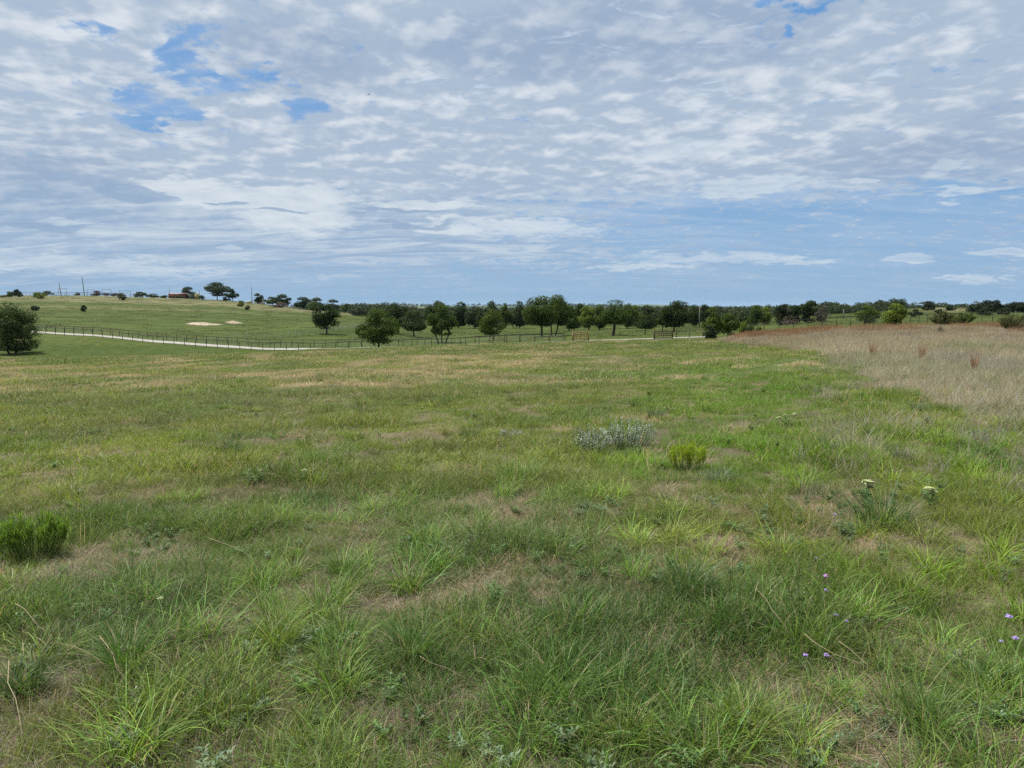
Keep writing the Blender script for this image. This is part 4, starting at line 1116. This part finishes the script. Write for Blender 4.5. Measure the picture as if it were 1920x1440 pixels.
X, Y = grass_layer(50, 135, .42, 0); X, Y = thin(X, Y, (1 - .6 * straw(X, Y)) * (1 - .9 * dry_side(X, Y)) * ~on_road(X, Y) * ~on_road(X + 2.2, Y) * ~on_road(X, Y + 1.6) * ~on_road(X, Y - 1.4))
put(X, Y, turf3, rg.uniform(.6, 1.05, len(X)) * np.clip(1 - (Y - 70) / 45, .45, 1), turf_tint(X, Y) * .5 + np.array([.062, .118, .014]) * .5)
X, Y = grass_layer(138, 420, .020, 0); X, Y = thin(X, Y, 1.0 * (Y > np.interp(X, LXY[:, 0], LXY[:, 1]) + 13))
hi_ = np.clip((fbm(X / 30, Y / 9, 91, 4) - .42) * 5, 0, 1)[:, None]
put(X, Y, turf4, rg.uniform(.5, 1.0, len(X)), (np.array([.036, .060, .006]) + (np.array([.062, .082, .014]) - np.array([.036, .060, .006])) * hi_) * rg.uniform(.85, 1.15, (len(X), 1)))
gn_scatter("grass", np.concatenate(P_), np.concatenate(R_), np.concatenate(C_), np.concatenate(I_), np.concatenate(T_), gp, "green meadow grass covering the whole near field and the pasture", "grass", tiltx=rg.normal(0, .06, (sum(map(len, P_)), 2)))
print("grass instances", sum(map(len, P_)))

# --- dead thatch and straw
gp, P_, R_, C_, I_, T_ = [], [], [], [], [], []
st0 = [proto([blades(85, .17, .06, .24, .0030, (.9, 1.5), (-.1, .35), 3, rg, lift=.012), blades(26, .15, .06, .20, .0035, (.2, 1.1), (.1, .9), 4, rg)], M_straw) for _ in range(5)]
st1 = [proto([blades(200, .35, .07, .22, .0065, (.3, 1.35), (-.1, .7), 3, rg)], M_straw) for _ in range(4)]
st2 = [proto([blades(300, .85, .10, .26, .013, (.1, 1.2), (0, .8), 2, rg)], M_straw) for _ in range(4)]
st3 = [proto([blades(420, 2.0, .12, .30, .034, (.1, 1.1), (0, .7), 2, rg)], M_straw) for _ in range(3)]
stalk = [proto([blades(k_, .10, .28, .62, .0042, (.05, .9), (.0, .5), 5, rg)], M_straw) for k_ in (4, 6, 9, 14)]
def straw_tint(X, Y):
    n1 = fbm(X / 2.2, Y / 2.2, 93, 2)[:, None]
    c = TAN + (GREYD - TAN) * np.clip((n1 - .4) * 3, 0, 1); c = c + (PINKT - c) * rg.uniform(0, .7, (len(X), 1))
    c = c * np.where(Y < 8, .85, 1.12)[:, None]
    return c * rg.uniform(.75, 1.15, (len(X), 1))
X, Y = grass_layer(.2, 8, 60, 0); X, Y = thin(X, Y, np.clip(straw(X, Y) * .9 + .25 + .35 * np.clip((fbm(X / 1.4, Y / 1.4, 119, 3) - .45) * 5, 0, 1), 0, 1)); put(X, Y, st0, rg.uniform(.6, 1.1, len(X)), straw_tint(X, Y))
X, Y = grass_layer(8, 21, 8, 0); X, Y = thin(X, Y, np.clip(straw(X, Y) * .9 + .07, 0, 1)); put(X, Y, st1, rg.uniform(.6, 1.1, len(X)), straw_tint(X, Y))
X, Y = grass_layer(20, 52, 2.2, 0); X, Y = thin(X, Y, np.clip(straw(X, Y) * .85 + .10, 0, 1) * (1 - dry_side(X, Y))); put(X, Y, st2, rg.uniform(.6, 1.1, len(X)), straw_tint(X, Y))
X, Y = grass_layer(50, 100, .55, 0); X, Y = thin(X, Y, np.clip(straw(X, Y) * .85 + .06, 0, 1) * (1 - dry_side(X, Y))); put(X, Y, st3, rg.uniform(.6, 1.1, len(X)), straw_tint(X, Y))
X, Y = grass_layer(2.0, 30, 1.0, 0); X, Y = thin(X, Y, np.clip((fbm(X / 2, Y / 2, 95, 2) - .4) * 4, .1, 1)); put(X, Y, stalk, rg.uniform(.45, 1.0, len(X)), straw_tint(X, Y) * 1.15)
gn_scatter("dead_grass", np.concatenate(P_), np.concatenate(R_), np.concatenate(C_), np.concatenate(I_), np.concatenate(T_), gp, "pale dead straw and thatch lying between the green grass", "dead grass")
print("straw instances", sum(map(len, P_)))

# --- tall dry grass on the right
gp, P_, R_, C_, I_, T_ = [], [], [], [], [], []
td0 = [proto([blades(60, .22, .25, .72, .0050, (.02, .8), (.05, .8), 5, rg), blades(40, .22, .10, .3, .005, (.3, 1.3), (.1, .8), 3, rg)], M_straw) for _ in range(5)]
td1 = [proto([blades(150, .7, .3, .78, .011, (.02, .7), (.05, .7), 4, rg), blades(90, .7, .1, .3, .012, (.3, 1.2), (.1, .7), 2, rg)], M_straw) for _ in range(5)]
td2 = [proto([blades(240, 1.6, .38, .92, .024, (.02, .55), (.0, .5), 3, rg)], M_straw) for _ in range(4)]
blu = [proto([blades(110, .9, .7, 1.15, .020, (.0, .22), (.0, .22), 3, rg)], M_straw) for _ in range(3)]
def dry_tint(X, Y):
    n1 = fbm(X / 3, Y / 3, 101, 3)[:, None]; n2 = fbm(X / 5, Y / 5, 103, 3)[:, None]
    c = np.array([.26, .235, .17]) + (np.array([.20, .19, .155]) - np.array([.26, .235, .17])) * np.clip((n1 - .4) * 3, 0, 1)
    c = c + (np.array([.13, .160, .075]) - c) * np.clip((n2 - .52) * 3.2, 0, .7)
    far = np.clip((Y - 26) / 25, 0, 1)[:, None]; c = c + (np.array([.27, .205, .150]) - c) * far * .5
    return 1.3 * c * (.93, .93, 1.06) * rg.uniform(.75, 1.2, (len(X), 1))
X, Y = grass_layer(6, 24, 17, 0); X, Y = thin(X, Y, np.maximum(dry_side(X, Y) * 1.0, np.clip((fbm(X / 1.5, Y / 1.5, 105, 2) - .42) * 3, 0, .28) * (X / Y > .42))); put(X, Y, td0, rg.uniform(.45, 1.0, len(X)), dry_tint(X, Y))
X, Y = grass_layer(22, 50, 5.0, 0); X, Y = thin(X, Y, dry_side(X, Y) * 1.0); put(X, Y, td1, rg.uniform(.45, 1.0, len(X)), dry_tint(X, Y))
X, Y = grass_layer(48, 115, 1.2, 0); X, Y = thin(X, Y, dry_side(X, Y) * 1.0); put(X, Y, td2, rg.uniform(.5, .95, len(X)), dry_tint(X, Y))
gn_scatter("tall_dry_grass", np.concatenate(P_), np.concatenate(R_), np.concatenate(C_), np.concatenate(I_), np.concatenate(T_), gp, "uncut stand of tall bleached dry grass filling the right side", "dry grass")
print("dry instances", sum(map(len, P_)))
# red grass standing at the far edge of it
gp, P_, R_, C_, I_, T_ = [], [], [], [], [], []
blu = [proto([blades(150, .9, .6, 1.15, .024, (.0, .22), (.0, .22), 3, rg)], M_straw) for _ in range(4)]
X, Y = grass_layer(60, 104, 1.1, 0); u = X / Y
kk = 1.0 * dry_side(X, Y) * np.clip((Y - 78) / 10, 0, 1) * np.clip((u - ray(1345, 600)[0]) / .004, 0, 1) * (np.clip((ray(1600, 600)[0] - u) / .05, .15, 1))
kk = np.maximum(kk, dry_side(X, Y) * .22 * (fbm(X / 4, Y / 4, 107, 2) > .5))
X, Y = thin(X, Y, kk)
put(X, Y, blu, rg.uniform(.7, 1.15, len(X)), np.array([.26, .150, .095]) * rg.uniform(.7, 1.25, (len(X), 1)))
gn_scatter("red_grass", np.concatenate(P_), np.concatenate(R_), np.concatenate(C_), np.concatenate(I_), np.concatenate(T_), gp, "band of tall rust red grass along the far edge of the dry stand", "red grass")

# --- small broad leaved weeds in the turf
gp, P_, R_, C_, I_, T_ = [], [], [], [], [], []
wd_ = [proto([leafy(5, .12, .035, rg)], M_weed) for _ in range(3)] + [proto([leafy(7, .08, .022, rg, narrow=.5)], M_weed) for _ in range(3)]
wd2 = [proto([leafy(6, .16, .045, rg, narrow=.4)], M_weed) for _ in range(3)]
X, Y = grass_layer(.2, 6.5, 30, 0); X, Y = thin(X, Y, np.clip((fbm(X / .9, Y / .9, 111, 3) - .40) * 5, .05, 1))
wc = np.array([.085, .150, .048]) + (np.array([.115, .165, .090]) - np.array([.085, .150, .048])) * np.clip((fbm(X / .6, Y / .6, 113, 2)[:, None] - .4) * 4, 0, 1)
put(X, Y, wd_, rg.uniform(.3, .8, len(X)), wc * rg.uniform(.8, 1.3, (len(X), 1)), .02)
X, Y = grass_layer(6, 20, .5, 0); X, Y = thin(X, Y, np.clip((fbm(X / 2, Y / 2, 115, 3) - .42) * 5, .03, 1))
put(X, Y, wd2, rg.uniform(.4, .9, len(X)), np.array([[.085, .150, .040]]) * rg.uniform(.8, 1.4, (len(X), 1)), .03)
gn_scatter("weeds", np.concatenate(P_), np.concatenate(R_), np.concatenate(C_), np.concatenate(I_), np.concatenate(T_), gp, "small broad leaved weeds scattered through the near turf", "weeds")

# ------------------------------------------------------------------ single plants one can point to
def blademat(name, col, col2=None, trans=.35, dead=.06, var=.4):
    m, t, out = material(name)
    rnd = t.node('ShaderNodeNewGeometry').outputs['Random Per Island']
    c = t.mix(rnd, tuple(x * (1 - var) for x in col), tuple(x * (1 + var) for x in (col2 or col)))
    c = t.mix(t.m('LESS_THAN', t.m('FRACT', t.m('MULTIPLY', rnd, 7.77)), dead), c, (.33, .27, .16))
    b = principled(t, c, .5, .3)
    tr = t.node('ShaderNodeBsdfTranslucent'); t.put(tr.inputs[0], t.mix(1.0, c, (1.15, 1.2, .7), 'MULTIPLY'))
    mx = t.node('ShaderNodeMixShader'); mx.inputs[0].default_value = trans
    t.l.new(b.outputs[0], mx.inputs[1]); t.l.new(tr.outputs[0], mx.inputs[2]); t.l.new(mx.outputs[0], out.inputs[0])
    return m
BM = dict(green=blademat("tussock_green", (.085, .160, .030)), deep=blademat("tussock_deep_green", (.042, .095, .022)), blue=blademat("tussock_blue_green", (.048, .095, .050)),
          pale=blademat("tussock_pale_blue", (.12, .175, .115)), yellow=blademat("tussock_yellow_green", (.15, .22, .035)), tan=blademat("tussock_tan", (.34, .28, .18), dead=0), red=blademat("tussock_red", (.27, .13, .075), dead=0))
def tussock(px, by, wpx, hpx, mat, label, n=260, dens=1.0, splay=1.0, bw=None, upright=False):
    b = ghit(px, by); k = pxm(b[1]); wd = wpx / k; h = hpx / k; r = np.random.default_rng(int(px * 3 + by))
    L = math.hypot(h, wd * .38) * 1.12
    bw = bw or max(.0045, .55 / k)
    lean = (.0, .2) if upright else (.05, .85 * splay)
    V, F = merge([blades(int(n * dens), wd * .17, L * .45, L * 1.1, bw, lean, (.02, .25) if upright else (.2, 1.0), 6, r, fanout=.85), blades(int(n * .35), wd * .24, L * .2, L * .5, bw, (.2, 1.2), (.1, .9), 4, r)])
    o = link("grass_tussock", mesh_np("grass_tussock", V, F), BM[mat], None, (b[0], b[1], b[2] - .01))
    return tag(o, label, "grass tussock", "grass tussocks standing out of the turf")
TU = [
 (430, 850, 105, 55, 'deep', "dark green broad bladed tussock with pale stalks, left of centre in the middle distance"),
 (612, 872, 150, 60, 'green', "wide green tussock beside trampled thatch, right of the dark green one"),
 (972, 905, 150, 75, 'green', "loose green tussock in the middle of the field, left of the silver shrub"),
 (1228, 784, 68, 27, 'blue', "dark blue green tussock behind the silver shrub"),
 (1722, 772, 52, 26, 'blue', "dark blue tussock at the edge of the tall dry grass"),
 (1556, 853, 90, 42, 'blue', "blue green tussock between the two milkweed plants"),
 (1348, 903, 85, 38, 'pale', "pale grey blue tussock beside the yellow green bush"),
 (1686, 860, 70, 34, 'blue', "fine blue green tussock right of the white flowers"),
 (1655, 985, 240, 90, 'deep', "broad dark green tussock below the nearest cream flower head"),
 (1250, 985, 80, 46, 'deep', "small dark tussock right of the bare hollow"),
 (1290, 1115, 190, 85, 'deep', "deep green tussock with black shade under it, right of centre"),
 (1062, 1310, 290, 130, 'green', "large arching tussock in the near centre, blades drooping all round"),
 (775, 1235, 150, 130, 'green', "tall narrow fresh green tussock left of the large arching one"),
 (880, 825, 90, 38, 'deep', "dark low tussock left of the loose green one"),
 (640, 1075, 110, 60, 'green', "fresh tussock above the bare dark soil, left half"),
 (520, 1215, 150, 115, 'yellow', "yellow green tussock leaning left in the near left"),
 (240, 1255, 190, 120, 'green', "dense green tussock at the near left with long arching blades"),
 (1400, 1375, 210, 110, 'yellow', "yellowish tussock with tan blades at the near right of centre"),
 (1740, 1370, 240, 120, 'green', "big lush tussock at the bottom right"),
 (1885, 1300, 190, 120, 'green', "lush tussock cut off by the right edge near the bottom"),
 (45, 1300, 160, 90, 'deep', "dark drooping tussock at the left edge near the bottom"),
 (1180, 1395, 150, 85, 'yellow', "short yellow green tussock right below the large arching one"),
 (850, 1452, 60, 55, 'yellow', "bright yellow green tuft at the bottom edge of the view"),
 (40, 885, 90, 60, 'tan', "tan stemmed tussock at the left edge above the feathery green bush"),
 (470, 990, 60, 45, 'tan', "grey tan dead tuft left of the trampled hollow"),
 (370, 878, 62, 40, 'tan', "bleached dead tuft left of the dark green tussock"),
 (1120, 800, 52, 44, 'tan', "tall straw coloured stems behind the silver shrub"),
 (1385, 815, 80, 40, 'tan', "spray of bleached stems left of the cream flowers"),
 (1635, 672, 22, 44, 'red', "left one of three rust red stalk clumps in the tall grass"),
 (1727, 680, 26, 50, 'red', "middle one of three rust red stalk clumps in the tall grass"),
 (1826, 700, 22, 50, 'red', "right one of three rust red stalk clumps in the tall grass"),
]
for px, by, wp_, hp, mt, lab in TU:
    up = mt in ('red',) or (mt == 'tan')
    tussock(px, by, wp_, hp, mt, lab, n={'tan': 60, 'red': 70}.get(mt, 300 if wp_ > 120 else 220), upright=up and mt == 'red', splay=.8)

def herb(px, by, wpx, hpx, label, cat, name, leafm, stemm, style, stems=60):
    """many stemmed low plant; style picks the leaf form"""
    b = ghit(px, by); k = pxm(b[1]); wd = wpx / k; h = hpx / k; r = np.random.default_rng(int(px + by))
    root = thing(name, label, cat, (b[0], b[1], b[2] - .01)); Vs, Qs, n = [], [], 0; mb = MB()
    for s_ in range(stems):
        a = r.uniform(0, 6.28); q = math.sqrt(r.uniform(0, 1)); ox, oy = math.cos(a) * q * wd * .48, math.sin(a) * q * wd * .34
        hh = h * r.uniform(.65, 1.08) * (1 - .35 * q * q)
        p0 = np.array([ox * .55, oy * .55, 0]); p1 = np.array([ox, oy, hh])
        pm = (p0 + p1) / 2 + (ox * .12, oy * .12, hh * .05)
        mb.tube([p0, pm, p1], [.0022, .0018, .001], 4, cap=False)
        per = {'sage': 16, 'needle': 30}[style]
        for c_ in range(per):
            t = .25 + .75 * (c_ + r.uniform(0, 1)) / per if style == 'sage' else .30 + .70 * math.sqrt((c_ + r.uniform(0, 1)) / per)
            p = p0 + (pm - p0) * t * 2 if t < .5 else pm + (p1 - pm) * (t - .5) * 2
            aa = r.uniform(0, 6.28); el_ = r.uniform(.1, 1.0) if style == 'sage' else r.uniform(.75, 1.35)
            f = np.array([math.cos(aa) * math.cos(el_), math.sin(aa) * math.cos(el_), math.sin(el_)])
            sd_ = np.cross(f, [0, 0, 1.0]); sd_ /= np.linalg.norm(sd_) + 1e-9
            ll = (.026 if style == 'sage' else .050) * r.uniform(.7, 1.3); wn_ = .24 if style == 'sage' else .045
            if style == 'needle': ll *= max(1, h / .3)
            Vs += [p, p + f * ll * .55 - sd_ * ll * wn_, p + f * ll, p + f * ll * .55 + sd_ * ll * wn_]; Qs.append([n, n + 1, n + 2, n + 3]); n += 4
    link("foliage", mesh_np("foliage", np.array(Vs), [np.array(Qs)]), leafm, root)
    mb.build("stems", stemm, root)
    return root
M_silver = blademat("silver_leaves", (.15, .19, .15), (.25, .30, .25), .15, 0, .25)
M_feath = blademat("feathery_green", (.085, .155, .026), (.14, .225, .032), .4, 0, .35)
M_yfeath = blademat("feathery_yellow_green", (.17, .235, .020), (.26, .33, .025), .4, 0, .3)
M_stem = blademat("green_stems", (.10, .14, .05), None, .1, 0, .2)
sil = "low silver leaved shrub"
herb(1110, 852, 92, 60, "left lobe of the silvery sage clump, nearer the camera", "shrub", "sage_shrub", M_silver, M_stem, 'sage', 70)
herb(1180, 840, 120, 62, "larger right lobe of the silvery sage clump", "shrub", "sage_shrub", M_silver, M_stem, 'sage', 110)
herb(958, 818, 60, 14, "faint low silvery plant far left of the sage clump", "shrub", "sage_shrub", M_silver, M_stem, 'sage', 26)
herb(1288, 884, 80, 58, "vivid yellow green feathery bush right of the silvery sage", "shrub", "feathery_bush", M_yfeath, M_stem, 'needle', 70)
herb(62, 1048, 140, 92, "bright green feathery bush at the left edge", "shrub", "feathery_bush", M_feath, M_stem, 'needle', 110)
herb(8, 1030, 60, 50, "partly cut off feathery bush at the left edge, beside the bright green one", "shrub", "feathery_bush", M_feath, M_stem, 'needle', 40)
herb(452, 722, 22, 12, "small mossy green bush in the straw band at the left", "shrub", "feathery_bush", M_feath, M_stem, 'needle', 20)

# milkweed: broad leaves below domed cream flower heads
M_cream = solid("cream_petals", (.33, .37, .17), .6, .2, .2, 60)
M_mleaf = blademat("milkweed_leaves", (.085, .16, .040), None, .3, 0, .25)
M_violet = solid("violet_petals", (.27, .19, .46), .6, .2, .2, 60)
M_pink = solid("pink_violet_petals", (.42, .21, .48), .6, .2, .2, 60)
def floret(mb, c, rr_, r, n=5, up=.4):
    """small open flower: n petals round a centre"""
    a0 = r.uniform(0, 6.28); V, Q = [], []
    for k in range(n):
        a = a0 + k * 2 * math.pi / n; d = np.array([math.cos(a), math.sin(a), up]); s_ = np.array([-math.sin(a), math.cos(a), 0]) * rr_ * .38
        V += [c, c + d * rr_ * .6 - s_, c + d * rr_ * 1.1, c + d * rr_ * .6 + s_]; Q.append([4 * k, 4 * k + 1, 4 * k + 2, 4 * k + 3])
    mb.add(V, Q)
def flower(px, py, by, heads, label, mat, cat, name, rr_=.035, leaf=True, group=None, nfl=26):
    """flowering plant rooted at px, by whose first head shows at py; heads: list of (dx, dy in photo pixels, size)"""
    b = ghit(px, by); k = pxm(b[1]); r = np.random.default_rng(int(px))
    root = thing(name, label, cat, b, 0, group); st = MB(); Lf = []
    for dx_, dy_, sz in heads:
        h = max(.03, (by - py - dy_) / k * .97); tip = np.array([dx_ / k, r.uniform(-.03, .03), h])
        st.tube([(0, 0, -.02), (tip[0] * .35, tip[1] * .4, h * .55), tip], [.004, .003, .002], 5, cap=False)
        hd = MB(); R0 = rr_ * sz
        for q in range(nfl):
            d = r.normal(0, 1, 3); d[2] = abs(d[2]) * .8 + .05; d /= np.linalg.norm(d)
            floret(hd, tip + d * R0 * (.9, .9, .62), R0 * .33, r)
        # solid core so the head has a body
        g_ = []
        for ring in range(4):
            for j in range(8):
                ph = ring / 3 * math.pi * .5; g_.append(tip + (math.cos(j * .785) * math.cos(ph) * R0 * .8, math.sin(j * .785) * math.cos(ph) * R0 * .8, math.sin(ph) * R0 * .5))
        hd.add(g_, [[r0 * 8 + j, r0 * 8 + (j + 1) % 8, r0 * 8 + 8 + (j + 1) % 8, r0 * 8 + 8 + j] for r0 in range(3) for j in range(8)])
        hd.build("flower_head", mat, root)
        if leaf:
            for q in range(12):
                t = r.uniform(.1, .95); p = np.array([tip[0] * t * .7, tip[1] * t, h * t]); aa = r.uniform(0, 6.28); el_ = r.uniform(.0, .7); ll = r.uniform(.05, .11)
                f = np.array([math.cos(aa) * math.cos(el_), math.sin(aa) * math.cos(el_), math.sin(el_)]); s_ = np.array([-f[1], f[0], 0]); s_ /= np.linalg.norm(s_)
                Lf.append([p, p + f * ll * .5 - s_ * ll * .13 + (0, 0, .01), p + f * ll - (0, 0, .012), p + f * ll * .5 + s_ * ll * .13 + (0, 0, .01)])
    if Lf:
        V_ = np.array(Lf).reshape(-1, 3); link("leaves", mesh_np("leaves", V_, [np.arange(len(V_)).reshape(-1, 4)]), M_mleaf, root)
    st.build("stems", M_stem, root)
GM = "cream flowered milkweed plants"
flower(1622, 903, 945, [(0, 0, 1.0), (6, 9, .55)], "milkweed with the largest domed cream flower head, on the right", M_cream, "milkweed", "milkweed", .048, group=GM, nfl=40)
flower(1742, 917, 955, [(0, 0, .85), (7, 4, .55)], "milkweed with a greener domed head, right of the largest one", M_cream, "milkweed", "milkweed", .046, group=GM, nfl=34)
flower(1475, 778, 802, [(-16, 5, .85), (-5, 0, .75), (15, -1, .95)], "milkweed with three small cream heads further back, near the bleached stems", M_cream, "milkweed", "milkweed", .045, group=GM)
GV = "small violet flowers at the right"
for px, py, by, lab, mt, z_ in [
 (1545, 1077, 1105, "brightest pink violet flower, standing highest at the right", M_pink, 1.1),
 (1549, 1107, 1135, "pale violet flower just below the brightest pink one", M_violet, .9),
 (1567, 1153, 1180, "pale violet flower right of the tan stalk, below the pair", M_violet, .9),
 (1583, 1160, 1186, "tiny violet flower touching the right side of a larger pale one", M_violet, .6),
 (1512, 1230, 1258, "pale violet flower left of the fallen straw stem", M_violet, .75),
 (1546, 1224, 1252, "violet flower right above the fallen straw stem", M_violet, .9),
 (1884, 1150, 1185, "violet flower spike near the right edge, upper one", M_violet, 1.1),
 (1904, 1196, 1230, "violet flower spike near the right edge, lower one", M_violet, .95),
 (1878, 1202, 1232, "faint violet flower left of the lower spike at the right edge", M_violet, .7),
 (1526, 1042, 1066, "tiny violet flower above the brightest pink one", M_violet, .6),
 (1562, 962, 985, "small lilac white flower beside the broad dark tussock", M_violet, .8),
]:
    flower(px, py, by, [(0, 0, z_)], lab, mt, "wildflower", "wildflower", .016, False, GV, 12)
flower(300, 1122, 1150, [(0, 0, 1.0)], "single small white flower in the turf at the left", M_cream, "wildflower", "wildflower", .017, False, None, 12)
flower(573, 880, 905, [(0, 0, 1.0)], "cream flower beside the wide green tussock left of centre", M_cream, "wildflower", "wildflower", .03, True, None, 16)

# fallen and standing dead stems
def stem(pts_px, label, r0=.005, lift=.16, twigs=3):
    P0 = [np.array(ghit(a, b_)) for a, b_ in pts_px]; o0 = P0[0]; r = np.random.default_rng(int(pts_px[0][0]))
    rel = [p - o0 + (0, 0, lift * (1 - .2 * i_)) for i_, p in enumerate(P0)]
    r0 *= .42
    rel = [rel[0]] + [(a_ + b_) / 2 + r.normal(0, .009, 3) if q_ else b_ for a_, b_ in zip(rel[:-1], rel[1:]) for q_ in (1, 0)]
    mb = MB().tube(rel, [r0 * (1 - .6 * i_ / (len(rel) - 1)) for i_ in range(len(rel))], 6)
    L = np.linalg.norm(rel[-1] - rel[0])
    for q in range(twigs):
        t = r.uniform(.3, .9); p = rel[0] + (rel[-1] - rel[0]) * t; e = p + (rel[-1] - rel[0]) / L * L * .16 + r.normal(0, .012, 3)
        mb.tube([p, e], [r0 * .5, r0 * .2], 4)
    o = mb.build("straw_stalk", BM['tan'], None, tuple(o0)); tag(o, label, "stalk", "fallen straw coloured stems")
stem([(1505, 1247), (1560, 1275), (1640, 1298)], "long forked straw stem lying across the turf at the right")
stem([(1570, 1262), (1610, 1283), (1635, 1293)], "shorter straw stem converging on the long forked one", .004)
stem([(1415, 1155), (1445, 1185), (1480, 1222)], "pale straw stem slanting down left of the violet flowers", .0045)
stem([(395, 1048), (440, 1058), (485, 1078)], "tan straw stem lying across the left half of the turf", .005)
stem([(32, 1183), (60, 1197), (90, 1216)], "pale straw stem pointing right at the left edge", .005)
stem([(190, 1250), (215, 1275), (238, 1312)], "straw stem slanting steeply down in the near left", .005)
stem([(22, 1302), (34, 1365), (45, 1430)], "bent straw stem running towards the bottom left corner", .005)
stem([(788, 1292), (840, 1304), (885, 1316)], "thin pale straw lying left of the large arching tussock", .003)

# bird soaring in front of the clouds
bu, bv = ray(692.5, 176.5); BY = 90.0
bird = thing("soaring_bird", "dark bird of prey gliding high against the grey clouds", "bird", (bu * BY, BY, CAM_Z + bv * BY))
M_bird = solid("dark_feathers", (.028, .024, .022), .8, .2, .3, 6)
def bird_mesh():
    N_ = 13; Vv, Qv = [], []
    for i_ in range(N_):
        s_ = (i_ / (N_ - 1)) * 2 - 1; a = abs(s_)
        x = s_ * .62 * (1 - .05 * a); z = .42 * s_ + .20 * a ** 1.6 - .0; ch = .30 * (1 - a) ** .4 * (.75 + .25 * (1 - a)) + .06; th = .035 * (1 - .7 * a)
        yc = .10 * a
        Vv += [(x, yc - ch / 2, z), (x, yc, z + th), (x, yc + ch / 2, z), (x, yc, z - th * .6)]
    for i_ in range(N_ - 1):
        for j in range(4): Qv.append([i_ * 4 + j, (i_ + 1) * 4 + j, (i_ + 1) * 4 + (j + 1) % 4, i_ * 4 + (j + 1) % 4])
    return mesh_np("wings", Vv, [Qv, ], True)
link("wings", bird_mesh(), M_bird, bird)
MB().tube([(0, -.42, 0), (0, -.34, .01), (0, -.2, 0), (0, .05, 0), (0, .28, -.005), (0, .36, 0)], [.01, .05, .075, .085, .05, .03], 10).build("body", M_bird, bird, smooth=True)
tl = MB(); tl.add([(-.03, .3, .012), (.03, .3, .012), (.13, .58, .012), (-.13, .58, .012), (-.03, .3, -.01), (.03, .3, -.01), (.13, .58, 0), (-.13, .58, 0)], [(0, 1, 2, 3), (4, 7, 6, 5), (0, 4, 5, 1), (1, 5, 6, 2), (2, 6, 7, 3), (3, 7, 4, 0)]); tl.build("tail", M_bird, bird)
bird.rotation_euler = (0, 0, .5); bird.scale = (.6, .6, .6)

# ------------------------------------------------------------------ air
hm = bpy.data.materials.new("haze_air"); hm.use_nodes = True; hm.node_tree.nodes.clear()
t = NT(hm.node_tree); out = t.node('ShaderNodeOutputMaterial')
pv = t.node('ShaderNodeVolumePrincipled'); pv.inputs['Color'].default_value = (.60, .80, 1.0, 1); pv.inputs['Density'].default_value = HAZE
t.l.new(pv.outputs[0], out.inputs['Volume'])
hz_top = max(float(GZ.max()) + 2.0, 34.0); hz_bot = float(GZ.min()) - 1.0
hz = MB().box((0, 0, (hz_top + hz_bot) / 2), (24000, 24000, hz_top - hz_bot)).build("haze", hm)
tag(hz, "thin blue air over the far plain", "haze", kind='stuff')
